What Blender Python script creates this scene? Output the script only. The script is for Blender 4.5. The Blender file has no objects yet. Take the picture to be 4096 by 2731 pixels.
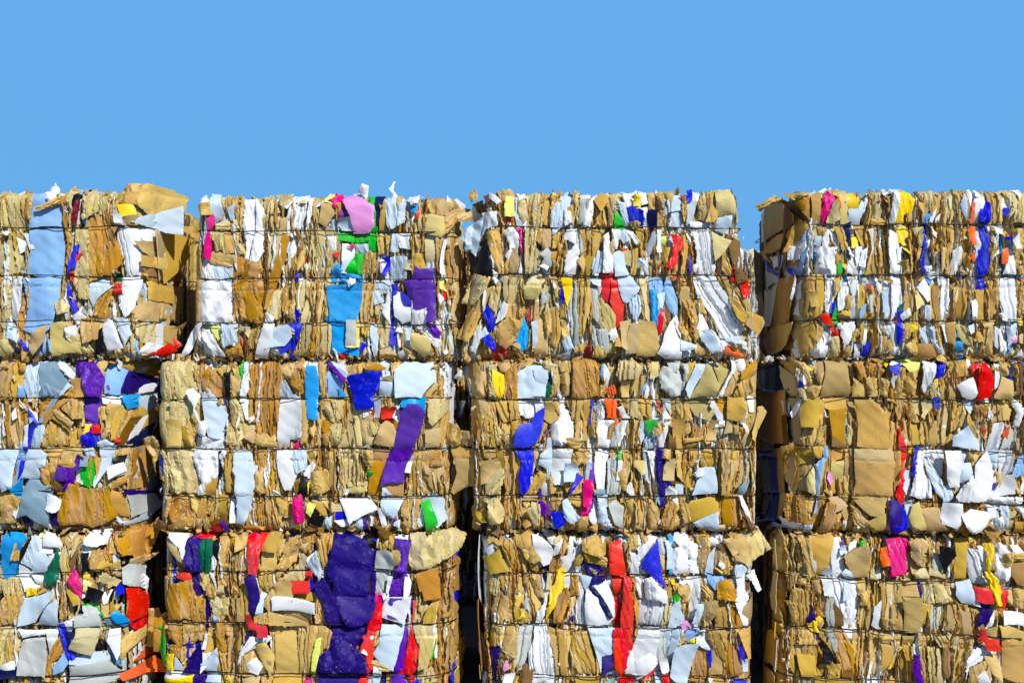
import bpy, math, random
import numpy as np
from mathutils import Vector
from mathutils.geometry import delaunay_2d_cdt

random.seed(7)
RNG = np.random.default_rng(11)
scene = bpy.context.scene
COL = scene.collection

# ------------------------------------------------------------------ materials
# one colour per kind of sheet (sRGB 0-255), roughness
TONES = {
    'k': ((202, 166, 92), .75), 'l': ((206, 187, 128), .75), 'o': ((190, 139, 56), .75), 'd': ((116, 82, 40), .8),
    'w': ((228, 231, 235), .6), 'p': ((190, 208, 224), .6), 'g': ((184, 190, 186), .65), 'G': ((120, 148, 166), .5),  # p and G are white paper with blue shade put into the colour
    'b': ((136, 180, 228), .55), 'c': ((8, 152, 226), .4), 'n': ((18, 34, 204), .42), 'i': ((30, 0, 112), .55), 'h': ((16, 26, 74), .45),
    'v': ((88, 30, 164), .42), 'P': ((130, 60, 140), .5), 'f': ((226, 148, 214), .45), 'm': ((222, 14, 122), .35),
    'r': ((222, 28, 24), .38), 's': ((120, 24, 44), .45), 'y': ((246, 206, 10), .45), 'u': ((228, 234, 120), .5),
    'a': ((240, 98, 36), .45), 'e': ((30, 186, 40), .38), 't': ((4, 104, 74), .4), 'x': ((16, 16, 20), .4),
}
COLOUR_WORD = {
    'b': 'pale blue', 'c': 'bright sky blue', 'n': 'royal blue', 'i': 'dark indigo', 'h': 'navy blue', 'v': 'violet', 'P': 'dull purple',
    'f': 'lilac pink', 'm': 'hot pink', 'r': 'bright red', 's': 'maroon', 'y': 'yellow', 'u': 'pale lemon',
    'a': 'orange', 'e': 'bright green', 't': 'dark green', 'x': 'black', 'G': 'slate-shaded white',  # the slate tone is shade painted into white paper
}
CARD = 'klod'


def lin(c):
    c = c / 255.0
    return c / 12.92 if c <= 0.04045 else ((c + 0.055) / 1.055) ** 2.4


def sheet_material(name, rgb, rough, card):
    m = bpy.data.materials.new(name)
    m.use_nodes = True
    nt = m.node_tree
    N, L = nt.nodes, nt.links
    bsdf = N['Principled BSDF']
    bsdf.inputs['Roughness'].default_value = rough
    bsdf.inputs['Specular IOR Level'].default_value = 0.2

    def math_node(op, a, b=None):
        n = N.new('ShaderNodeMath')
        n.operation = op
        for i, x in enumerate((a, b)):
            if x is None:
                continue
            if isinstance(x, (int, float)):
                n.inputs[i].default_value = x
            else:
                L.new(x, n.inputs[i])
        return n.outputs[0]

    geo = N.new('ShaderNodeNewGeometry')
    uv = N.new('ShaderNodeUVMap')
    uv.uv_map = 'UVMap'
    tc = N.new('ShaderNodeTexCoord')

    def noise(vec, scale, detail, rough_=.55):
        n = N.new('ShaderNodeTexNoise')
        n.inputs['Scale'].default_value = scale
        n.inputs['Detail'].default_value = detail
        n.inputs['Roughness'].default_value = rough_
        L.new(vec, n.inputs['Vector'])
        return n.outputs['Fac']

    mp = N.new('ShaderNodeMapping')
    mp.inputs['Scale'].default_value = (1, .18, 1)
    L.new(uv.outputs['UV'], mp.inputs['Vector'])
    blot = noise(tc.outputs['Object'], 9, 4)
    fibre = noise(mp.outputs['Vector'], 130, 4)
    fine = noise(tc.outputs['Object'], 150, 5, .65)
    rnd = geo.outputs['Random Per Island']
    # value: island tone * soft blotches * fibres
    v = math_node('ADD', math_node('MULTIPLY', rnd, .42 if card else .14), .66 if card else .88)
    v = math_node('MULTIPLY', v, math_node('ADD', math_node('MULTIPLY', blot, .30 if card else .12), .85 if card else .94))
    v = math_node('MULTIPLY', v, math_node('ADD', math_node('MULTIPLY', fibre, .24 if card else .08), .88 if card else .96))
    wave = N.new('ShaderNodeTexWave')
    wave.wave_type = 'BANDS'
    wave.bands_direction = 'X'
    wave.inputs['Scale'].default_value = 42
    wave.inputs['Distortion'].default_value = .6
    wave.inputs['Detail'].default_value = 1
    L.new(uv.outputs['UV'], wave.inputs['Vector'])
    if card:
        v = math_node('MULTIPLY', v, math_node('ADD', math_node('MULTIPLY', wave.outputs['Fac'], .04), .98))
    hsv = N.new('ShaderNodeHueSaturation')
    hsv.inputs['Color'].default_value = (lin(rgb[0]), lin(rgb[1]), lin(rgb[2]), 1)
    L.new(v, hsv.inputs['Value'])
    hue = math_node('ADD', math_node('MULTIPLY', math_node('FRACT', math_node('MULTIPLY', rnd, 7.31)), .022 if card else .012), .489 if card else .494)
    L.new(hue, hsv.inputs['Hue'])
    sat = math_node('ADD', math_node('MULTIPLY', math_node('FRACT', math_node('MULTIPLY', rnd, 3.77)), .36 if card else .12), .78 if card else .94)
    L.new(sat, hsv.inputs['Saturation'])
    colour = hsv.outputs['Color']
    # rubbed folds: lighter fibre shows where the sheet is creased
    wear = N.new('ShaderNodeAttribute')
    wear.attribute_name = 'wear'
    scuff = noise(tc.outputs['Object'], 55, 4, .7)
    ramp = N.new('ShaderNodeMapRange')
    ramp.inputs['From Min'].default_value = .50
    ramp.inputs['From Max'].default_value = .72
    L.new(scuff, ramp.inputs['Value'])
    wf = math_node('MULTIPLY', wear.outputs['Fac'], ramp.outputs['Result'])
    wf = math_node('MULTIPLY', wf, .30 if card else .16)
    mix = N.new('ShaderNodeMix')
    mix.data_type = 'RGBA'
    L.new(wf, mix.inputs['Factor'])
    L.new(colour, mix.inputs['A'])
    mix.inputs['B'].default_value = (.72, .58, .36, 1) if card else (.80, .82, .84, 1)
    # a few grubby specks
    grub = noise(tc.outputs['Object'], 34, 6, .75)
    gr = N.new('ShaderNodeMapRange')
    gr.inputs['From Min'].default_value = .66
    gr.inputs['From Max'].default_value = .80
    L.new(grub, gr.inputs['Value'])
    mix2 = N.new('ShaderNodeMix')
    mix2.data_type = 'RGBA'
    L.new(math_node('MULTIPLY', gr.outputs['Result'], .45), mix2.inputs['Factor'])
    L.new(mix.outputs['Result'], mix2.inputs['A'])
    mix2.inputs['B'].default_value = (.10, .08, .06, 1)
    L.new(mix2.outputs['Result'], bsdf.inputs['Base Color'])
    # bump: flutes of the board, crumpling, fibres
    crum = noise(tc.outputs['Object'], 70, 3)
    hgt = math_node('ADD', math_node('MULTIPLY', fine, .35), crum)
    hgt = math_node('ADD', hgt, math_node('MULTIPLY', fibre, .5))
    if card:
        hgt = math_node('ADD', hgt, math_node('MULTIPLY', wave.outputs['Fac'], .07))
    bump = N.new('ShaderNodeBump')
    bump.inputs['Strength'].default_value = .4 if card else .16
    bump.inputs['Distance'].default_value = .004
    L.new(hgt, bump.inputs['Height'])
    L.new(bump.outputs['Normal'], bsdf.inputs['Normal'])
    return m


MATS = {c: sheet_material(('cardboard_' if c in CARD else 'sheet_') + {'k': 'tan', 'l': 'beige', 'o': 'golden', 'd': 'dark', 'w': 'white', 'p': 'blue_shaded_white', 'g': 'grey'}.get(c, COLOUR_WORD.get(c, c)).replace(' ', '_'), rgb, r, c in CARD)
        for c, (rgb, r) in TONES.items()}


def plain_material(name, rgb, rough, metal=0, noise_scale=30, amount=.5, bump=.3):
    m = bpy.data.materials.new(name)
    m.use_nodes = True
    N, L = m.node_tree.nodes, m.node_tree.links
    b = N['Principled BSDF']
    b.inputs['Roughness'].default_value = rough
    b.inputs['Metallic'].default_value = metal
    tc = N.new('ShaderNodeTexCoord')
    n = N.new('ShaderNodeTexNoise')
    n.inputs['Scale'].default_value = noise_scale
    n.inputs['Detail'].default_value = 6
    L.new(tc.outputs['Object'], n.inputs['Vector'])
    r = N.new('ShaderNodeValToRGB')
    c = [lin(x) for x in rgb]
    r.color_ramp.elements[0].position = .3
    r.color_ramp.elements[1].position = .75
    r.color_ramp.elements[0].color = (c[0] * (1 - amount), c[1] * (1 - amount), c[2] * (1 - amount), 1)
    r.color_ramp.elements[1].color = (*c, 1)
    L.new(n.outputs['Fac'], r.inputs['Fac'])
    L.new(r.outputs['Color'], b.inputs['Base Color'])
    bu = N.new('ShaderNodeBump')
    bu.inputs['Strength'].default_value = bump
    bu.inputs['Distance'].default_value = .01
    L.new(n.outputs['Fac'], bu.inputs['Height'])
    L.new(bu.outputs['Normal'], b.inputs['Normal'])
    return m


M_WIRE = plain_material('rusty_dark_wire', (46, 42, 40), .55, .6, 60, .5)
M_YARD = plain_material('tarmac_yard', (104, 102, 98), .9, 0, 4, .35)

# torn sheets of each bale face: tone, fold style (+ = loose flap), outline in 4 mm steps from the bale foot
SHEETS = {}
SIDE_SHEETS = {}
SHEETS['11'] = """
l1 150,183 155,180 157,153 150,150
l1 158,183 172,191 183,183 180,149 161,150
k1 177,191 188,188 185,159 180,161
b1 188,187 203,188 206,175 223,176 222,152 196,152 183,149 185,169
k1+ 193,173 201,175 212,182 222,183 220,178 204,171 195,169
w2 204,194 210,202 214,194 212,180 207,175 203,183
l2 223,191 231,198 241,192 237,180 231,161 227,172
x1 234,188 249,194 253,191 242,186 239,169 234,156 239,152 231,159
s1 237,180 242,179 239,164 237,152 233,159
l1 246,190 257,195 262,186 262,169 248,160
l1 262,183 272,186 275,167 262,165
l2 277,187 283,178 283,165 272,156
k2 283,188 296,201 319,201 333,199 341,194 342,178 334,169 318,165 307,176 283,178
y0 285,175 303,175 307,164 299,163 294,153
k0 294,161 309,163 304,152 294,152
w0 284,169 294,159 294,152 284,153
o1 249,160 261,165 275,153 272,129 267,95 253,88 250,126 245,149
o1 264,169 284,167 285,149 283,129 276,131
o1 275,131 285,134 292,112 277,96 267,96
l1 237,145 250,150 253,115 253,68 242,69 234,95
w3 285,149 307,148 313,129 313,96 296,95 290,115
w0 307,149 327,146 327,129 313,136
k0 307,133 327,134 327,123 321,118 314,123
k0 329,148 345,144 344,123 329,88
k0 334,156 367,160 364,140 353,142
p0+ 303,156 353,176 353,144 334,146
w0 322,122 329,122 329,88 323,95
k0+ 315,117 337,114 336,102 314,106
o1 314,103 327,102 322,89 311,93
b1 185,145 220,148 223,126 222,96 204,93 177,99 185,121
b1 177,91 220,93 218,69 210,37 196,26 177,33 183,61
w1 164,91 176,93 174,61 170,41 161,47 161,75
w0 169,138 177,134 178,125 172,121
w0 177,142 185,142 189,126 184,125
l1 150,129 162,134 174,115 169,99 150,96
l1 150,91 159,92 158,47 150,41
n1 235,129 241,129 237,104 229,96 230,110
r0 229,96 235,99 234,88
r0 239,118 248,123 238,111
n1 230,69 237,66 241,56 234,51
n0 229,85 231,85 234,75 235,70 230,72
o1 261,68 279,83 283,77 272,45 258,50
p0 253,85 267,95 279,83 260,66 257,58 253,68
t2 283,99 292,95 291,88 285,88
r0+ 283,85 291,84 291,73 283,73
w3 291,93 310,93 311,85 304,58 294,47 288,69
k1 315,91 333,81 333,65 318,68
k2 302,58 318,65 330,64 329,41 303,46
l1 212,65 227,68 229,53 218,50
w2 231,49 241,56 248,47 241,33
l0 212,39 226,42 245,7 212,3
l1 229,42 242,28 258,7 239,4 226,27
w0+ 230,34 239,37 241,26 230,24
k1 245,45 271,43 264,23 249,18
x0 262,28 271,35 273,9 262,4
p1 281,45 296,45 302,28 294,14
w0+ 272,38 281,45 294,12 277,8 271,23
l3 303,42 323,38 323,16 310,18
w0 323,39 326,38 326,15 323,15
k1 327,38 338,34 334,12 327,14
d0+ 338,34 356,41 351,34
w1+ 310,7 318,18 327,14 332,14 321,5
r0+ 319,5 337,16 346,8 330,0
r0+ 341,23 351,15 345,11
k0+ 188,11 191,26 208,38 204,20 191,4
p1 181,20 188,12 191,-1 180,0
n1 174,22 184,11 180,8 173,18
h0 169,14 177,8 169,4
p1 159,41 168,34 169,18 158,24
l2 150,20 158,22 166,0 150,-3
"""
SIDE_SHEETS['11'] = """
k0 5,148 86,151 81,126 28,87
o0 86,149 179,148 120,91 39,87
k0 54,85 131,85 120,38 28,45
"""
SHEETS['12'] = """
w2 3,185 12,190 19,179 14,166 6,177
k0+ 6,177 20,179 22,166 11,165
p0+ 20,189 30,189 36,166 27,158 20,173
k1 31,183 44,189 48,177 40,166
p0 39,174 48,178 48,161 44,160
k1 48,186 59,179 59,153 52,150 48,166
p0 27,156 43,165 45,158 30,154
w0 15,165 18,165 18,148 14,124 12,133
m0 16,165 24,165 26,156 20,143 22,132 22,119 18,113 14,121 15,136 18,148
l1 26,154 48,160 53,150 27,149
w1 59,182 72,183 74,166 72,127 66,113 59,117 61,129 57,153
w1 72,185 81,172 80,146 82,125 74,108 66,111 69,127
l3 80,187 90,189 101,169 85,166
l2 95,190 114,190 109,177 101,172
l3 80,166 109,162 106,146 111,137 90,74 85,77 82,127
l1 88,74 105,82 102,48 85,42
o0 102,145 111,141 107,119 95,81 88,82 89,95
o0 88,78 94,79 88,58 85,58
w3 114,187 131,189 130,169 122,150 114,150
w1 132,186 139,186 136,166 130,148 131,172
k3 139,185 152,187 152,153 139,158
l1 22,145 34,148 34,127 27,124
k1 35,146 52,145 52,124 35,121
l1 49,135 59,129 61,119 53,123
k2 24,124 49,119 49,111 32,106 19,113
k1 27,116 43,113 45,107 27,106
o1 49,119 60,121 56,98 45,95
w1 10,116 24,111 27,92 10,94
p1 24,106 35,106 35,94 26,92
p1 37,107 45,107 44,95 37,94
o2 57,115 74,111 81,103 80,92 56,94
o2 45,92 80,92 84,74 82,40 56,45 45,74
w2 8,90 35,92 45,81 45,45 8,42
p1 36,91 44,91 43,81 37,81
k0 3,92 10,92 8,42 1,42 1,77
k1 2,131 8,131 10,95 3,95
l3 -5,127 1,131 2,95 -3,95
w0+ 2,38 12,42 -5,8 -17,3 -7,24
k0 -5,19 6,13 -2,1 -13,3
w1 3,34 8,34 8,15 2,19
w2+ 14,34 22,32 35,8 36,3 16,8
u1 15,54 23,48 35,30 37,8 40,3 35,8 22,32 16,41
p1+ 34,40 48,38 52,21 35,15
w0 40,42 51,40 49,29 43,37
o1 37,8 53,17 56,5 40,0
a0 55,26 61,19 56,15
k3 66,32 77,37 76,13 65,13
l0 56,37 66,37 65,26
w1 85,54 95,48 93,42 84,42
w0+ 84,40 95,40 85,1 72,3 77,21
p1+ 89,34 113,40 114,26 106,16 85,13
w1 93,15 109,5 107,1 90,9
n0 101,13 114,28 113,13 102,7
l3 128,150 152,153 164,145 169,127 169,92 128,92 131,127
l3 128,92 169,92 164,74 161,42 124,42 124,67
l3 124,41 161,40 160,3 121,5
o3 138,40 144,37 139,3 132,4
w0 123,92 127,92 124,58 121,58
n0 119,58 123,53 122,42 119,42
n1+ 111,40 126,40 122,21 114,8 117,1 111,3 118,24 119,32
r0 126,113 130,117 128,107 124,103
o1 110,113 117,119 119,106 111,95
k2 122,124 130,127 128,111 121,100
n0 118,98 123,98 121,87
o1 103,74 109,87 111,61 106,48
k2 111,79 119,79 118,45 109,48
u1 151,182 156,191 164,190 161,179
m2 161,187 170,190 173,182 168,181 165,173 161,179
k0 148,179 162,179 162,166 153,152 145,158
o1 165,179 173,178 169,160 166,160
P0 170,170 181,174 182,162 170,161
p0 169,161 181,162 185,146 172,148
w0+ 190,193 195,201 201,199 199,185
p1 182,190 190,191 195,185 185,187
e2 201,187 209,187 214,172 210,156 214,148 203,145 209,166
f0+ 174,182 185,189 209,174 209,153 203,145 186,145 182,164
h0 210,187 220,187 216,169 213,153 211,169
k3 216,166 222,185 224,166 222,148 215,148
p1 220,182 236,186 235,153 227,149 223,156 222,172
k1 236,187 242,186 238,172 234,156
p2 238,179 245,177 244,157 236,153
w2+ 249,185 261,187 259,179 251,177
c1 251,174 259,178 256,169 251,169
r0 259,169 263,172 259,161 255,160
w1+ 230,204 232,204 230,194 235,186 230,187 227,194
k2 265,179 285,187 296,177 290,164 274,166
l1 259,164 272,166 267,145 260,148
l0+ 271,165 294,162 286,141 267,145
k2+ 290,166 301,174 318,174 319,162 303,160 293,146 288,143
w1 155,140 168,140 169,127 156,124
e0 168,144 185,144 185,135 169,137
e1 185,141 203,144 213,141 211,124 201,127 201,135 186,131
w0 172,132 185,131 187,116 172,100 172,124
p0 172,113 182,116 177,99 172,100
r0 160,121 169,123 166,117
r0 178,129 186,131 185,128
p1 187,131 202,132 201,123 189,121
e1 187,121 199,120 195,98 189,98
e0 176,100 185,116 189,103 186,98
k1 198,121 210,121 209,100 195,92 195,100
c2 160,103 169,110 172,100 184,98 194,95 195,87 157,87
c1 156,84 195,87 194,69 187,45 158,45 156,67
c1 152,46 177,48 177,8 160,8 160,37
y0 186,44 190,44 190,15 177,15 187,17
g0+ 177,44 187,44 187,15 176,16
c0 180,12 191,13 190,4 180,5
r2 168,5 173,5 173,0 168,1
w2+ 177,90 187,91 186,86 181,83
k1 213,143 222,143 224,124 214,121
k1 222,143 230,143 230,132 224,119
p1 230,143 236,143 235,124 228,124
w1 235,143 248,143 249,127 238,129
k3 251,141 261,143 263,127 252,124
l0 267,143 280,139 280,111 268,108
k1 280,140 289,137 288,113 281,113
w0 289,137 292,136 288,111 292,90 285,100
w1 214,113 222,117 227,116 223,100 216,100
n0 215,116 226,117 226,106 219,95 218,100 223,111
p1 227,117 245,117 244,92 227,92
l0 244,113 251,113 251,103 244,104
k2 251,119 263,121 267,103 253,100
v0+ 255,107 261,103 276,104 276,92 253,92
v1 242,90 267,90 278,87 277,45 268,41 267,58 252,55 253,69 248,69
v1 278,86 282,86 281,69 278,69
w3 253,55 268,58 267,42 252,41
w0 231,77 240,78 243,66 249,61 251,45 240,42 232,50
n0 239,77 249,69 249,61 243,63
n1 228,86 234,86 232,63 230,37 234,24 227,21 226,37 227,63
p1 207,77 216,79 218,66 209,63
w0+ 218,63 226,63 227,42 218,54
l1 210,63 216,61 224,42 214,42 209,53
k3 195,87 209,87 206,61 201,42 193,45
p1 209,90 224,90 224,77 210,78
p1 205,41 213,40 211,8 209,0 206,15
k1 194,40 203,40 202,24 195,29
n0 194,19 199,17 195,8 193,12
l1 214,40 226,41 224,16 215,13
n0 226,37 235,34 232,17 226,19
k1 235,30 243,34 244,15 235,16
p1 242,37 251,37 249,13 244,19
k2 216,13 230,8 243,0 214,0
w3 252,40 269,40 284,21 280,11 267,26
v1 269,40 277,40 284,30 282,25 277,26
l0+ 252,30 271,25 273,11 265,3 251,15
u0 282,95 288,92 290,79 284,82
r0 285,81 290,77 290,69 286,73
w0 282,77 288,69 282,58
g0 236,8 243,11 245,0 238,0
k1 243,13 251,8 248,4
"""
SHEETS['13'] = """
k2+ 13,193 20,197 23,187 16,182
g0 16,183 28,166 21,161 17,164
d3 16,185 27,186 34,169 29,166
k1 32,190 37,186 45,177 45,169 37,169
a0 30,191 36,191 37,182 34,181
w0+ 38,193 46,186 50,181 46,178 37,186
k2 45,193 61,197 66,189 61,174 50,174
u1+ 57,186 66,183 65,166 66,164 56,164
r0 58,164 65,166 62,158 57,154
k2 46,170 58,170 57,153 48,154
p0 67,170 75,153 69,153
w2 69,191 77,190 74,182 69,181
l2 70,182 83,185 82,156 77,153 70,169
l1 79,187 90,193 99,187 100,162 96,153 87,133 78,129 81,153 83,166 81,177
k3 100,189 107,190 106,153 100,156
k0 106,183 112,189 119,182 108,172
y0 111,193 116,187 111,189
p1 107,172 119,185 123,177 121,152 108,152
p1 119,187 127,193 135,182 129,173 124,170
k1 127,173 135,179 137,172 133,153
w1 124,172 129,169 132,158 124,153
w2 140,190 150,187 158,182 152,153 145,153
g3 140,182 152,183 149,158 140,156
o0+ 158,183 165,191 173,187 172,179 165,169
k3 153,169 174,174 174,153 153,152
k2 135,193 140,194 139,182 136,166 133,182
k2 172,182 181,190 182,153 174,153
w1+ 29,168 45,168 46,153 33,150 32,158
x0+ 15,132 33,137 40,95 16,98
p2+ 3,140 13,153 32,165 33,150 25,135 27,127 21,119 16,124 13,129
k2 33,145 48,150 53,127 53,98 42,100 34,116
d1 49,143 54,140 56,124 50,127
w2 53,146 63,152 70,143 70,127 62,127 56,140
m1 69,150 77,150 78,132 79,113 78,103 77,111 71,140
l3 79,150 95,150 90,129 100,121 90,100 79,98
k1 95,149 107,149 106,129 99,128 91,136
k1 110,140 120,148 120,129 110,128
p0 110,150 118,150 110,140
w2 121,137 127,148 137,149 139,127 140,124 135,111 129,124 135,132 128,136
g3 137,148 143,143 145,124 137,119
k3 140,149 164,149 162,127 145,124
w1 56,119 61,127 63,124 58,113
k1 57,113 66,127 71,116 70,100 54,99
w0 73,119 73,111 74,98 71,100
g0+ 95,120 103,127 111,116 111,111 100,100 95,107 100,115
o0+ 103,121 115,123 111,111
w0 95,107 108,111 103,102
o3 114,124 127,128 121,111 111,98
w2 127,123 137,127 140,119 135,98 123,96 124,113
k1 137,113 147,121 145,100
k3 143,124 161,132 158,106 150,95 143,95
p3 156,113 161,124 172,121 174,103 156,98
w1 169,140 174,145 178,124 178,100 168,100
k1 182,113 174,127 179,140
r0 165,99 182,102 182,74 179,53 182,48 179,61 169,69 166,79
l1+ 5,65 19,98 37,92 33,82 19,63 13,65
w0 20,98 37,94 33,82 25,84
k3 13,63 40,84 37,66 24,50 16,21 11,24
k3+ 0,25 13,53 27,53 16,26 11,20
l1 40,84 50,87 48,69 45,55 37,61
l3 54,95 74,95 77,79 77,61 58,58 54,74
k3 56,63 77,61 74,41 56,45
w2 41,102 46,98 45,86 41,92
w1 53,66 58,61 56,50 45,42 48,53
n1 30,53 36,63 41,50 44,42 37,29 34,42
n1+ 29,24 37,29 44,16 42,8 34,16
w1+ 16,11 21,32 27,45 27,29 21,8
p1 24,25 32,37 37,29 32,23
k2+ 38,26 50,42 61,48 74,42 69,26 56,13
k2 69,53 77,58 74,37
r1 48,20 56,13 57,8 53,1 40,1
c0 67,24 77,48 82,34 82,21 74,8
c1 67,23 71,42 79,40 82,26 79,13 73,9
k2 63,16 71,21 74,8 85,3 69,5
l0+ 77,81 87,95 100,90 95,82 92,69 85,69 78,70
l3 95,87 103,84 100,61 95,50
g3 98,77 106,74 103,66 98,63
k1 108,94 119,92 116,66 111,69
t1 110,86 112,74 116,69 114,66
y0 120,92 131,92 129,69 127,61 124,69
n0 119,82 121,84 123,69 119,63
w0 112,66 116,63 116,58
k1 119,63 127,61 125,48 119,48
g3 131,92 137,87 137,66 140,42 143,24 135,12 131,34 129,61
k3 139,92 152,92 153,69 148,45 143,24 139,42
g3 152,81 165,82 162,63 164,40 156,50
p0 152,92 165,92 164,84 156,87
l1 162,74 174,61 181,50 181,8 172,8 164,40
k3 87,69 95,66 95,45 92,13 87,3
k0 94,45 103,45 103,3 90,3
k2 100,53 107,58 108,32 103,26
k3 108,58 116,61 119,32 114,13 108,19
p0 86,42 92,45 92,21 87,11
k2 119,45 124,45 129,24 121,24
p1 120,24 129,26 133,13 124,11
w0+ 174,29 179,36 182,26 179,20
p0 116,5 129,8 129,0 116,0
k1 135,13 149,21 148,8 137,8
s1 147,13 152,16 154,3 145,5
k2 153,34 164,32 161,21 150,24
r0 81,45 83,63 85,45
g3 156,34 172,34 173,8 158,8
k1 161,19 172,8 169,1 156,3
k0+ 92,95 96,98 98,92
l2 176,187 186,190 186,179 181,166 176,153
w1 189,193 197,190 207,195 202,179 194,172
e0 181,172 186,179 189,158 191,150 180,150
p1 183,179 194,178 198,156 191,152
y0+ 203,189 210,187 209,173 202,174
w1 209,193 219,190 218,179 212,177
n1+ 194,173 207,174 212,170 214,154 207,158 197,156
k2+ 197,156 207,158 211,152 202,150
w1 210,172 219,174 220,150 215,150
h0 219,170 228,170 227,150 222,150 218,161
k1 219,190 227,190 230,172 220,172
k2 228,190 236,191 236,172 231,172
k1 230,170 238,170 238,158 234,153 228,152
p1 236,189 241,177 240,161 238,166
k2 239,193 248,193 245,172 240,177
p0 248,187 255,187 261,177 260,172 247,170
p1 247,169 257,170 260,153 244,152
s0 256,187 261,186 260,179
k1 263,193 264,166 261,158 259,179
n0 265,194 270,195 269,182 264,181
w2 270,193 278,191 273,174 270,179
p0 265,179 274,182 270,158 265,154
k2 276,182 289,193 292,179 289,158 278,161
k1 292,194 305,195 301,179 297,158 286,158
l0+ 297,187 299,194 314,195 318,179 318,164 299,164
p0+ 299,161 314,164 313,153 305,145 297,148
w2 268,158 292,156 289,150 268,152
w1 178,149 186,148 183,127 178,127
w1+ 191,149 202,146 209,136 205,132 199,140
p1 183,145 194,148 197,137 191,133
k3 205,148 215,150 218,119 212,121
p3 218,129 226,148 231,140 226,124 220,119
w0 230,148 234,148 234,124 230,124
u0 235,143 240,141 239,128 236,129
k1 239,128 247,129 244,111 240,106 236,119
r1+ 245,143 255,141 260,128 253,123 252,111 245,103 240,107 247,119 248,132
k3 257,148 268,145 268,113 263,98 257,100 259,127
w1 263,148 270,132 269,127 265,137
w3 268,148 289,149 294,129 294,111 297,106 294,100 276,99 270,107 276,111 276,124 273,137
l0+ 293,146 313,135 306,124 299,116 296,113 294,129
n0 267,119 269,113 269,100 267,99
p0+ 178,119 186,124 191,121 193,106 197,98 182,96
l0 191,123 199,124 199,108 193,110
p1 205,113 215,116 220,98 212,98
k3 199,124 207,127 205,98 199,98
r0 190,127 197,128 195,124
k0 223,113 234,113 234,107 224,107
r0 176,99 182,100 187,79 191,66 189,42 182,29 180,37 178,61 176,66
p1+ 185,94 199,95 209,82 207,77 195,65 191,67
l3 207,92 220,92 219,63 223,42 212,53 210,74
p3 199,77 210,74 210,55 205,42 199,58
b1 222,92 236,95 236,79 234,71 231,48 230,34 223,50 222,69
c1 222,79 228,79 231,48 230,33 224,42
p1 230,74 238,77 236,61 231,58
b1 238,84 248,83 252,69 251,50 244,55 239,74
b0 240,92 245,92 247,84 238,84
r0 231,52 236,58 236,42 235,32 231,29
k0 245,96 252,96 251,92
r0 247,96 252,96 252,92
k3 252,84 273,84 268,69 273,50 268,45 257,61
k1 259,66 270,69 276,45 268,42
k2 273,66 281,71 286,53 278,53
w3 273,96 294,99 302,87 311,75 315,58 318,50 326,42 330,34 318,26 302,25 294,45 286,61 278,74 274,84
p1 274,79 281,74 278,71
k3 297,100 306,95 313,77 318,58 331,37 330,34 315,58 311,77
k3 303,98 315,90 326,77 336,66 339,50 328,37 318,58
k0+ 331,40 336,55 352,48 354,42 347,29 339,34
d0 309,145 326,135 328,100 318,100 313,127
k1 307,129 315,100 313,95 305,103
d0+ 318,106 326,100 334,92 321,87
r0 318,106 326,100 334,92 335,79 323,87 315,90
r0 323,87 335,90 335,74 328,71
k1 313,66 321,74 326,58 336,53 331,42 321,48
o0 193,50 189,42 189,15 181,16 186,34
k0 187,42 198,45 197,21 194,11 189,16
k0 209,45 226,42 230,21 232,8 228,5 207,5
k0 199,40 209,40 207,13 205,8 194,7
w0+ 176,29 181,36 183,26 181,21 176,23
w0+ 244,42 239,32 236,21 230,8 241,1 256,1 256,19 249,34 247,45
p0+ 256,21 273,16 273,13 263,11 256,11
w1 247,45 252,50 256,26 252,32
k2 257,37 268,37 268,21 260,21
p1 257,11 268,11 273,5 260,3
k2 268,42 276,45 278,21 281,5 273,11
w1 274,40 281,53 289,34 281,32 292,26 299,21 294,13 284,21
p0+ 278,26 284,34 289,32 297,21 301,13 292,8
w1 292,34 302,21 314,20 307,11 299,8
k1 273,21 281,13 292,8 281,5 273,8
p1 305,24 323,26 328,19 318,19
w1 323,24 332,19 334,11 328,13
a0+ 307,8 311,16 323,8 328,5 321,1
d0 311,19 321,13 318,8
"""
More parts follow.
